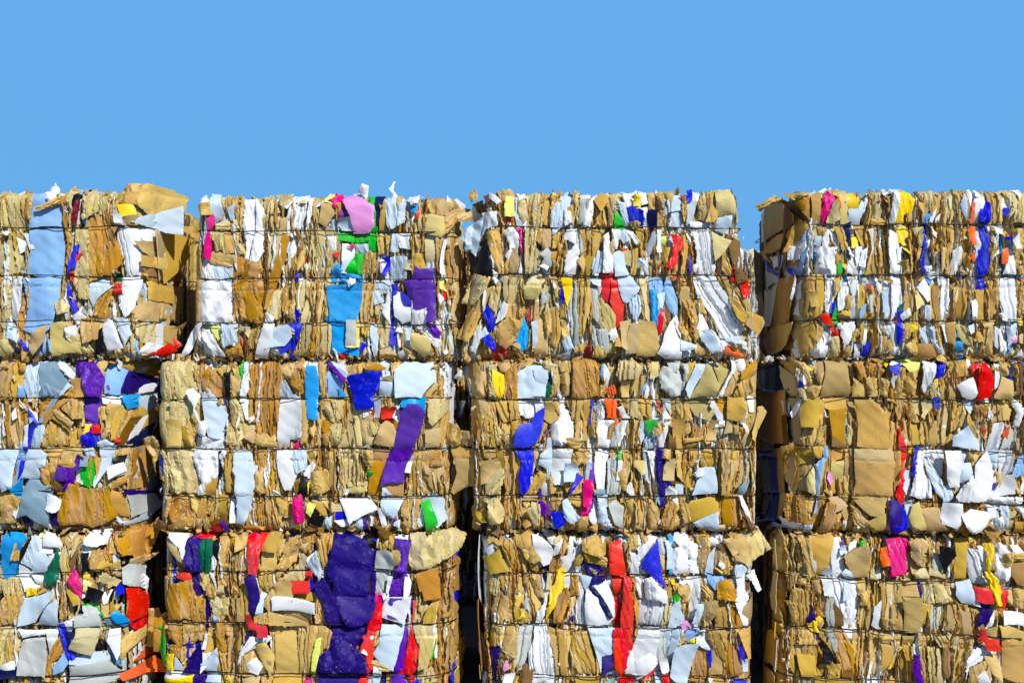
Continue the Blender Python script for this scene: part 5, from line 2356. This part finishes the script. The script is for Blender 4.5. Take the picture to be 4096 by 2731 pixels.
def side_sheet(b, code, P, rng, sgn, parent):
    """A box panel pressed flat against the end of a bale (P is depth, height)."""
    tone = code[0]
    ring = torn_outline(rng, np.array(P), .014, .0012)
    V, F = triangulate(ring, .022, rng)
    if not F:
        return
    d, v = V[:, 0], V[:, 1]
    x = .014 + .02 * ('+' in code) + .010 * np.sin(v * 9 + rng.uniform(0, 6)) * np.sin(d * 6 + 1)
    a, w1 = ridge(rng, d + .1 * v, .09)
    x = x + .005 * a + rng.uniform(0, .008)
    X = (b.x0 - x) if sgn < 0 else (b.x0 + b.w + x)
    out = np.stack([X, b.front + d, v + b.z0], 1)
    inn = out.copy()
    inn[:, 0] -= sgn * .0032
    nv = len(V)
    E = boundary_edges(F)
    f1 = [tuple(reversed(f)) for f in F] if sgn < 0 else list(F)
    faces = f1 + [tuple(nv + i for i in reversed(f)) for f in f1]
    faces += [(e[1], e[0], nv + e[0], nv + e[1]) for e in E]
    uv = np.concatenate([V, V])
    o = make_object(kind_name(tone), np.concatenate([out, inn]).tolist(), faces, [MATS[tone]], parent, uv, np.concatenate([w1, w1]) * .5)
    if tone in COLOUR_WORD:
        o['label'] = COLOUR_WORD[tone] + ' sheet on the end of the bale'


TONE_KEYS = list(TONES)
TONE_SLOT = {c: i for i, c in enumerate(TONE_KEYS)}


class Layers:
    """Collects the countless thin strips and chips of a bale into one mesh."""

    def __init__(self):
        self.v, self.f, self.uv, self.w, self.mi, self.n = [], [], [], [], [], 0

    def add(self, V, F, UV, W, tone):
        self.v.append(V)
        self.f += [tuple(i + self.n for i in f) for f in F]
        self.uv.append(UV)
        self.w.append(W)
        self.mi += [TONE_SLOT[tone]] * len(F)
        self.n += len(V)

    def build(self, name, parent):
        o = make_object(name, np.concatenate(self.v).tolist(), self.f, [MATS[c] for c in TONE_KEYS], parent,
                        np.concatenate(self.uv), np.concatenate(self.w), self.mi, sharp=18)
        o['kind'] = 'stuff'
        return o


def strip(L, b, u0, v0, v1, wd, rng, tone, lift, place, steep=1.0):
    """A thin sheet seen almost edge-on: a folded ridge running up the face."""
    n = max(4, int((v1 - v0) / .011))
    t = np.linspace(v0, v1, n)
    wx = .006 * wobble(rng, t, .14) + (t - v0) * rng.normal(0, .06)
    prof_u = np.array([-.5, -.22, rng.uniform(-.08, .08), .25, .5]) * wd
    prof_y = np.array([-.022, rng.uniform(-.004, .006), rng.uniform(.004, .013), rng.uniform(-.005, .005), -.024])
    jit = rng.normal(0, .0016, (n, 5))
    U = u0 + wx[:, None] + prof_u[None] * (1 + .25 * wobble(rng, t, .09))[:, None] + jit
    Vv = np.repeat(t[:, None], 5, 1)
    Vv[0] += rng.normal(0, .008, 5)
    Vv[-1] += rng.normal(0, .008, 5)
    cross, w2 = ridge(rng, t, .05)
    Y = prof_y[None] * steep + lift + (.004 * cross)[:, None] + rng.normal(0, .0012, (n, 5))
    Y[0] -= .008
    Y[-1] -= .008
    V = place(U.ravel(), Vv.ravel(), Y.ravel())
    F = []
    for i in range(n - 1):
        for j in range(4):
            a = i * 5 + j
            F.append((a, a + 1, a + 6, a + 5))
    uv = np.stack([np.tile(prof_u, n), np.repeat(t, 5)], 1) + rng.uniform(0, 5, 2)
    W = np.zeros((n, 5))
    W[:, 2] = .8
    W[:, 0] = W[:, 4] = .5
    L.add(V, F, uv, W.ravel(), tone)


def chip(L, pos, size, rng, tone, up, face):
    """A small torn scrap sticking out of the bale: centre, in-plane axes from a random tilt."""
    k = int(rng.integers(5, 9))
    ang = np.sort(rng.uniform(0, 6.283, k))
    rad = size * rng.uniform(.35, .62, k)
    n = np.array(face) + rng.normal(0, .55, 3)
    n = n / np.linalg.norm(n)
    a = np.cross(n, np.array(up) + rng.normal(0, .3, 3))
    a = a / (np.linalg.norm(a) + 1e-9)
    c = np.cross(n, a)
    asp = rng.uniform(.45, 1.0)
    ring1 = [pos + (a * math.cos(t) * asp + c * math.sin(t)) * r + n * rng.normal(0, .07) * size for t, r in zip(ang, rad)]
    ring2 = [pos + (a * math.cos(t) * asp + c * math.sin(t)) * r * .5 + n * rng.normal(.05, .06) * size for t, r in zip(ang, rad)]
    V = np.array(ring1 + ring2 + [pos + n * .08 * size])
    F = []
    for i in range(k):
        j = (i + 1) % k
        F.append((i, j, k + j, k + i))
        F.append((k + i, k + j, 2 * k))
    uv = np.stack([(V - pos) @ a, (V - pos) @ c], 1) + rng.uniform(0, 5, 2)
    W = np.concatenate([np.ones(k) * .7, np.zeros(k + 1)])
    L.add(V, F, uv, W, tone)


def fill_layers(b, root, rng, dense=1.0, sides=True, chips=70, outlines=()):
    L = Layers()

    def on_front(u, v, y):
        return np.stack([u + b.x0, b.front - (b.surface(u, v) + y), v + b.z0], 1)

    def free(u, v):
        """True where a sliver or chip may sit: not on a smooth, pale or printed sheet."""
        top, broad = None, False
        for code, P in outlines:
            if P[:, 0].min() < u < P[:, 0].max() and P[:, 1].min() < v < P[:, 1].max():
                x, y = P[:, 0], P[:, 1]
                x2, y2 = np.roll(x, -1), np.roll(y, -1)
                c = (y > v) != (y2 > v)
                if np.sum(c & (u < (x2 - x) * (v - y) / (y2 - y + 1e-12) + x)) % 2:
                    top, broad = code, code[1] != '3' and np.ptp(P, axis=0).min() > .10
        return top is None or (top[0] in 'klod' and top[1] in '123' and '+' not in top and not broad)

    def pick():
        return str(rng.choice(list(b.tones)))

    for lift, lo_w, hi_w in ((-.040, .020, .040), (-.027, .012, .030)):
        u = .004
        while u < b.w:
            wd = rng.uniform(lo_w, hi_w) / dense
            v = rng.uniform(-.01, .02)
            while v < b.h - .05:
                c = min(v + float(np.clip(rng.lognormal(-1.35, .5), .09, .6)), b.h - .012 + rng.uniform(-.02, .016))
                ea, ec = b.ends(c)
                if ea - .01 < u + wd / 2 < ec + .01:
                    strip(L, b, u + wd / 2, v, c, wd * 1.25, rng, pick(), lift + rng.normal(0, .003), on_front)
                v = c - rng.uniform(.0, .02)
            u += wd * rng.uniform(.7, 1.0)
    # thin sheets seen edge-on, standing out between the broader ones
    for k in range(int(250 * dense)):
        u, v = rng.uniform(.01, b.w - .01), rng.uniform(-.02, b.h - .06)
        ln = float(np.clip(rng.lognormal(-1.9, .5), .05, .4))
        c = min(v + ln, b.h + rng.uniform(-.03, .012))
        ea, ec = b.ends(c)
        if c - v < .04 or not (ea < u < ec):
            continue
        if outlines and not (free(u, v + .02) and free(u, (v + c) / 2) and free(u, c - .02)):
            continue
        strip(L, b, u, v, c, rng.uniform(.008, .018), rng, str(rng.choice(list('kkklloodw'))) if rng.random() < .75 else pick(), rng.uniform(-.003, .010), on_front, .7)

    # end faces and top: broader folded board
    if sides:
        for sgn in (-1, 1):
            def on_side(u, v, y, sgn=sgn):
                ea, ec = b.ends(v)
                X = b.x0 + (ea if sgn < 0 else ec) + sgn * (y * .6 - .012 - .03 * np.clip((np.abs(v - b.h / 2) - b.h / 2 + .05) / .05, 0, 1))
                return np.stack([X, b.front + np.clip(u, .05 + (b.RL if sgn < 0 else b.RR) * .5, None), v + b.z0], 1)
            u = .06
            while u < b.depth - .04:
                wd = rng.uniform(.05, .12)
                strip(L, b, u + wd / 2, rng.uniform(.0, .04), b.h - rng.uniform(.015, .04), wd * 1.3, rng, str(rng.choice(list('kkkolddw'))), -.004, on_side)
                u += wd * .8
    for k in range(chips):
        r = rng.random()
        u = rng.uniform(.01, b.w - .01)
        if r < .40 and len(b.wires):
            i = int(rng.integers(len(b.wires)))
            v = float(b.wire_v(i, np.array(u))) + rng.choice([-1, 1]) * abs(rng.normal(.022, .018))
        elif r < .58:
            v = rng.uniform(.0, .05)
        elif r < .72:
            v = b.h - rng.uniform(.0, .05)
        else:
            v = rng.uniform(.02, b.h - .02)
        if outlines and rng.random() < .85 and not free(u, v):
            continue
        s = float(np.clip(rng.lognormal(-3.6, .42), .012, .06))
        y = float(b.surface(np.array(u), np.array(v))) + rng.uniform(.004, .020)
        chip(L, np.array([u + b.x0, b.front - y, v + b.z0]), s, rng, str(rng.choice(list(b.tones))), (0, 0, 1), (0, -1, .25))
    # rough top, scraps standing up and lying about
    for k in range(int(150 * dense)):
        ea, ec = (float(x) for x in b.ends(b.h))
        u = rng.uniform(ea + .05, ec - .05)
        d = rng.uniform(.03, b.depth) if rng.random() < .65 else rng.uniform(.02, .12)
        s = float(np.clip(rng.lognormal(-3.1, .45), .02, .12))
        chip(L, np.array([u + b.x0, b.front + d, b.z0 + b.h - .022 + rng.uniform(-.012, .010)]), s, rng, str(rng.choice(list(b.tones))), (0, 1, 0), (0, -.5, .9))
    # ragged fringe at the foot of the face
    for k in range(int(46 * dense)):
        u = rng.uniform(.02, b.w - .02)
        s = float(np.clip(rng.lognormal(-3.2, .4), .02, .08))
        chip(L, np.array([u + b.x0, b.front + rng.uniform(-.01, .06), b.z0 + rng.uniform(-.004, .022)]), s, rng, str(rng.choice(list('kkoodddk'))), (1, 0, 0), (0, -.6, .5))
    return L.build('scrap_layers', root)


def bale_core(b, root, rng):
    """The packed mass behind the face sheets, slightly bulged, closed on all sides."""
    nx, ny, nz = 22, 16, 12
    idx, V, F = {}, [], []

    def vid(i, j, k):
        if (i, j, k) not in idx:
            x, y, z = i / nx, j / ny, k / nz
            ea, ec = b.ends(z * b.h)
            X = b.x0 + ea + .03 + x * (ec - ea - .06)
            Y = b.front + .075 + y * (b.depth - .095)
            if j == 0:
                Y -= min(0.0, float(b.surface(np.array(x * b.w), np.array(.5 * b.h)))) * .9
            Z = b.z0 + .015 + z * (b.h - .05)
            ex = min(x, 1 - x) * 2
            ey = min(y, 1 - y) * 2
            bul = .018
            if i in (0, nx):
                X += (1 if i else -1) * (bul * math.sin(math.pi * y) + rng.uniform(-.006, .006))
            if j == ny:
                Y += bul * math.sin(math.pi * x) + rng.uniform(-.006, .006)
            if k == nz:
                Z += rng.uniform(-.008, .004)
            idx[(i, j, k)] = len(V)
            V.append((X, Y, Z))
        return idx[(i, j, k)]
    for i in range(nx):
        for j in range(ny):
            F.append((vid(i, j, 0), vid(i, j + 1, 0), vid(i + 1, j + 1, 0), vid(i + 1, j, 0)))
            F.append((vid(i, j, nz), vid(i + 1, j, nz), vid(i + 1, j + 1, nz), vid(i, j + 1, nz)))
        for k in range(nz):
            F.append((vid(i, 0, k), vid(i + 1, 0, k), vid(i + 1, 0, k + 1), vid(i, 0, k + 1)))
            F.append((vid(i, ny, k), vid(i, ny, k + 1), vid(i + 1, ny, k + 1), vid(i + 1, ny, k)))
    for j in range(ny):
        for k in range(nz):
            F.append((vid(0, j, k), vid(0, j, k + 1), vid(0, j + 1, k + 1), vid(0, j + 1, k)))
            F.append((vid(nx, j, k), vid(nx, j + 1, k), vid(nx, j + 1, k + 1), vid(nx, j, k + 1)))
    V = np.array(V)
    make_object('pressed_core', V.tolist(), F, [MATS['d']], root, V[:, [0, 2]] + V[:, [1, 1]] * .3, np.zeros(len(V)))


def baling_wire(b, i, root, rng):
    """A wire tied right round the bale."""
    path = []
    vm = .5 * sum(b.wires[i])
    ea, ec = (float(x) for x in b.ends(vm))
    us = np.linspace(ea, ec, 48)
    for u in us:
        v = float(b.wire_v(i, np.array(u)))
        y = float(b.surface(np.array(u), np.array(v)))
        path.append((b.x0 + u, b.front - y - .020 + rng.normal(0, .0006), b.z0 + v + rng.normal(0, .0010)))
    vR, vL = b.wires[i][1], b.wires[i][0]
    for d in np.arange(.06 + b.RR, b.depth, .08):
        path.append((b.x0 + ec - .006 + .012 * math.sin(d * 3), b.front + d, b.z0 + vR - .012 * math.sin(d * 5) + rng.normal(0, .002)))
    for t in np.linspace(0, 1, 8):
        path.append((b.x0 + ec + (ea - ec) * t, b.front + b.depth + .03, b.z0 + vR + (vL - vR) * t))
    for d in np.arange(b.depth - .06, .05 + b.RL, -.08):
        path.append((b.x0 + ea + .006 - .012 * math.sin(d * 3), b.front + d, b.z0 + vL - .012 * math.sin(d * 5) + rng.normal(0, .002)))
    # thin out the sharp first/last points into a closed loop of tube sections
    P = np.array(path)
    n, m, r = len(P), 6, .0026
    T = np.roll(P, -1, 0) - np.roll(P, 1, 0)
    T /= np.linalg.norm(T, axis=1)[:, None]
    up = np.array([0, 0, 1.0])
    A = np.cross(T, up)
    A /= np.linalg.norm(A, axis=1)[:, None]
    B = np.cross(A, T)
    V = np.concatenate([P + r * (A * math.cos(a) + B * math.sin(a)) for a in np.arange(m) * 2 * math.pi / m])
    F = []
    for s in range(m):
        for j in range(n):
            a, c = s * n + j, s * n + (j + 1) % n
            e, g = ((s + 1) % m) * n + (j + 1) % n, ((s + 1) % m) * n + j
            F.append((a, c, e, g))
    make_object('baling_wire', V.tolist(), F, [M_WIRE], root)


def build_bale(b, label, group, sheets='', side='', side_sign=-1, dense=1.0, chips=70):
    rng = np.random.default_rng(b.seed)
    root = bpy.data.objects.new('paper_bale', None)
    root.empty_display_size = .2
    COL.objects.link(root)
    root.location = (b.x0 + b.w / 2, b.front + b.depth / 2, b.z0)
    root['label'] = label
    root['category'] = 'bale'
    root['group'] = group
    made = []
    bale_core(b, root, rng)
    L = parse(sheets) if sheets else []
    fill_layers(b, root, rng, dense, True, chips, [(c, np.array(P)) for c, P in L])
    built, below = [], []
    for n, (code, P) in enumerate(L):
        s = sheet_arrays(b, code, P, rng, below)
        if s:
            built.append((code, s))
    # of each kind of sheet the hundred that show largest are parts; the rest are one part
    for kind in ('cardboard_sheet', 'paper_sheet', 'printed_sheet'):
        mine = sorted([x for x in built if kind_name(x[0][0]) == kind], key=lambda x: -x[1][4])
        for code, (V, F, UV, W, area) in mine[:100]:
            o = make_object(kind, V.tolist(), F, [MATS[code[0]]], root, UV, W, sharp=16)
            if code[0] in COLOUR_WORD:
                o['label'] = COLOUR_WORD[code[0]] + (' loose flap of printed sheet' if '+' in code else ' printed sheet')
        if len(mine) > 100:
            rest = Layers()
            for code, (V, F, UV, W, area) in mine[100:]:
                rest.add(V, F, UV, W, code[0])
            rest.build('small_' + kind, root)
    for code, P in (parse(side) if side else []):
        side_sheet(b, code, P, rng, side_sign, root)
    for i in range(len(b.wires)):
        baling_wire(b, i, root, rng)
    # parts were made in world space: keep them there under the root
    inv = Vector(root.location)
    for ch in root.children:
        ch.location = -inv
    return root


# ------------------------------------------------------------------ the wall of bales
def px(x):
    return (x - 1176) / 500


def pz(y):
    return 1.65 + (784 - y) / 500


TAN = 'kkkkklllooww' 
WALL = [
    # key, left, right, top, bottom, wire heights (left, right), tones of the fine layers, label
    ('11', -300, 345, 440, 822, ((527, 520), (634, 634), (739, 737)), 'kkllllowwpb', 'bale with tall pale blue sheet and brown box bulging from its top'),
    ('12', 443, 1060, 450, 825, ((529, 535), (640, 640), (741, 745)), 'kklllowwwp', 'bale with lilac pink sheet at its top and sky blue sheet below'),
    ('13', 1050, 1742, 440, 825, ((522, 524), (631, 634)), 'kkkllowwpg', 'bale with red sheet amid it and white pleated paper fanning out lower right'),
    ('14', 1835, 2480, 438, 825, ((516, 516), (633, 633), (736, 736)), 'kkkllwwpwgc', 'finely layered bale with one long deep blue strip and a yellow sheet at its top'),
    ('21', -300, 294, 826, 1222, ((916, 910), (1030, 1027), (1129, 1127)), 'kkkoolwwG', 'bale with slate-shaded white and violet sheets above a folded golden box'),
    ('22', 358, 1034, 828, 1222, ((916, 911), (1030, 1030), (1138, 1140)), 'kkklloowwp', 'bale with a long violet sheet and a bright green flap at its lower right corner'),
    ('23', 1082, 1742, 826, 1222, ((916, 916), (1029, 1030), (1138, 1138)), 'kkkklloowp', 'bale with a crumpled deep blue sheet below a pale one and a small orange sheet'),
    ('24', 1826, 2470, 828, 1226, ((911, 921), (1024, 1042), (1139, 1164)), 'kkkkooww', 'bale with broad plain brown box panels beside crumpled white paper'),
    ('31', -300, 308, 1226, 1608, ((1320, 1311), (1441, 1434), (1554, 1550)), 'kkloowwpx', 'bale with a turquoise sheet, a yellow tape and a red carton in its shaded end'),
    ('32', 370, 1045, 1226, 1608, ((1309, 1306), (1425, 1433), (1540, 1550)), 'kkkkloown', 'bale with a big indigo sheet beside a white bordered violet sheet'),
    ('33', 1110, 1732, 1228, 1608, ((1312, 1320), (1428, 1442), (1544, 1556)), 'kkkoowwwp', 'bale with a tall bright red strip and a crumpled yellow strip'),
    ('34', 1795, 2470, 1228, 1608, ((1320, 1350), (1436, 1464), (1550, 1580)), 'kkkkkloow', 'bale with a hot pink sheet and paper striped red, blue and yellow'),
]
SHAPE = {'12': (.07, .15, .02, .03), '13': (.06, .06, .15, .10), '21': (.08, .20, 0, 0), '22': (.11, .14, 0, 0), '31': (.08, .24, 0, 0),
         '32': (.09, .14, 0, 0), '33': (.10, .12, 0, 0), '11': (.08, .12, 0, 0)}
GROUP = 'pressed waste paper bales stacked in a wall'
for key, l, r, t, bt, wires, tones, label in WALL:
    z0 = max(pz(bt), .004)
    b = Bale(px(l), z0, px(r) - px(l), pz(t) - z0, 0.0, 1.05,
             tuple((pz(a) - z0, pz(c) - z0) for a, c in wires), tones, SHAPE.get(key, (.085, .085, 0, 0)))
    build_bale(b, label, GROUP, SHEETS[key], SIDE_SHEETS.get(key, ''), 1 if key == '11' else -1, 1.0, 80)

BACK = [
    (1.02, 2.23, 'pale bale topping the stack behind the gap on the right', 'wwwpwplg'),
    (1.02, 1.50, 'shaded bale in the middle of the stack behind the gap on the right', 'kklowd'),
    (1.02, .76, 'shaded bale at the foot of the stack behind the gap on the right', 'kklowd'),
    (-.95, 2.23, 'shaded bale topping the stack behind the gap in the middle', 'kklodd'),
    (-.95, 1.50, 'shaded bale halfway up the stack behind the gap in the middle', 'kklowd'),
    (-.95, .76, 'shaded bale at the foot of the stack behind the gap in the middle', 'kklowd'),
    (-2.75, 2.23, 'pale bale topping the stack behind the gap on the left', 'kklwwp'),
    (-2.75, 1.50, 'shaded bale in the middle of the stack behind the gap on the left', 'kklowd'),
    (-2.75, .76, 'shaded bale at the foot of the stack behind the gap on the left', 'kklowd'),
]
for x, top, label, tones in BACK:
    z0 = max(top - .73, .004)
    h = top - z0 - .004
    b = Bale(x, z0, 1.25, h, 2.15, 1.05, ((h * .24, h * .24), (h * .5, h * .5), (h * .77, h * .77)), tones)
    build_bale(b, label, 'bales in the stacks behind the wall', '', '', -1, .6, 40)

# ------------------------------------------------------------------ yard, sky, sun, camera
n = 24
gx = np.linspace(-1, 1, n + 1)
gx = np.sign(gx) * np.abs(gx) ** 2.2 * 1500
gv = [(x, y, 0.0) for y in gx for x in gx]
gf = [(j * (n + 1) + i, j * (n + 1) + i + 1, (j + 1) * (n + 1) + i + 1, (j + 1) * (n + 1) + i) for j in range(n) for i in range(n)]
yard = make_object('ground', gv, gf, [M_YARD], smooth=False)
yard['kind'] = 'structure'
yard['label'] = 'grey tarmac yard the bales stand on'
yard['category'] = 'ground'

AZ, EL = math.radians(30), math.radians(36)
to_sun = Vector((math.sin(AZ) * math.cos(EL), -math.cos(AZ) * math.cos(EL), math.sin(EL)))
sun_data = bpy.data.lights.new('sun', 'SUN')
sun_data.energy = 4.7
sun_data.angle = math.radians(.5)
sun_data.color = (1, .965, .90)
sun = bpy.data.objects.new('sun', sun_data)
sun.rotation_euler = (-to_sun).to_track_quat('-Z', 'Y').to_euler()
sun.location = to_sun * 30
COL.objects.link(sun)

world = bpy.data.worlds.new('World')
scene.world = world
world.use_nodes = True
N, Lk = world.node_tree.nodes, world.node_tree.links
bg = N['Background']
sky = N.new('ShaderNodeTexSky')
sky.sky_type = 'NISHITA'
sky.sun_disc = False
sky.sun_elevation = EL
sky.sun_rotation = math.pi - AZ
sky.air_density = 1.0
sky.dust_density = .3
sky.ozone_density = 3.0
# the photographed sky is one even blue above the bales; it deepens towards the zenith
SKY_STRENGTH = .06
tcw = N.new('ShaderNodeTexCoord')
sep = N.new('ShaderNodeSeparateXYZ')
Lk.new(tcw.outputs['Generated'], sep.inputs[0])
band = N.new('ShaderNodeMapRange')
band.interpolation_type = 'SMOOTHSTEP'
band.inputs['From Min'].default_value = .26
band.inputs['From Max'].default_value = .40
band.inputs['To Min'].default_value = .97
band.inputs['To Max'].default_value = .0
Lk.new(sep.outputs['Z'], band.inputs['Value'])
mix = N.new('ShaderNodeMix')
mix.data_type = 'RGBA'
Lk.new(band.outputs['Result'], mix.inputs['Factor'])
Lk.new(sky.outputs['Color'], mix.inputs['A'])
mix.inputs['B'].default_value = (.133 / SKY_STRENGTH, .429 / SKY_STRENGTH, .847 / SKY_STRENGTH, 1)
Lk.new(mix.outputs['Result'], bg.inputs['Color'])
bg.inputs['Strength'].default_value = SKY_STRENGTH

cam_data = bpy.data.cameras.new('camera')
cam_data.sensor_width = 36
cam_data.lens = 36 * 6 / (2352 / 500)
cam_data.clip_end = 5000
cam = bpy.data.objects.new('camera', cam_data)
cam.location = (0, -6, 1.65)
cam.rotation_euler = (math.radians(90), 0, 0)
COL.objects.link(cam)
scene.camera = cam

scene.view_settings.view_transform = 'Standard'
scene.view_settings.look = 'None'
scene.view_settings.exposure = 0
scene.view_settings.gamma = 1
scene.cycles.max_bounces = 6
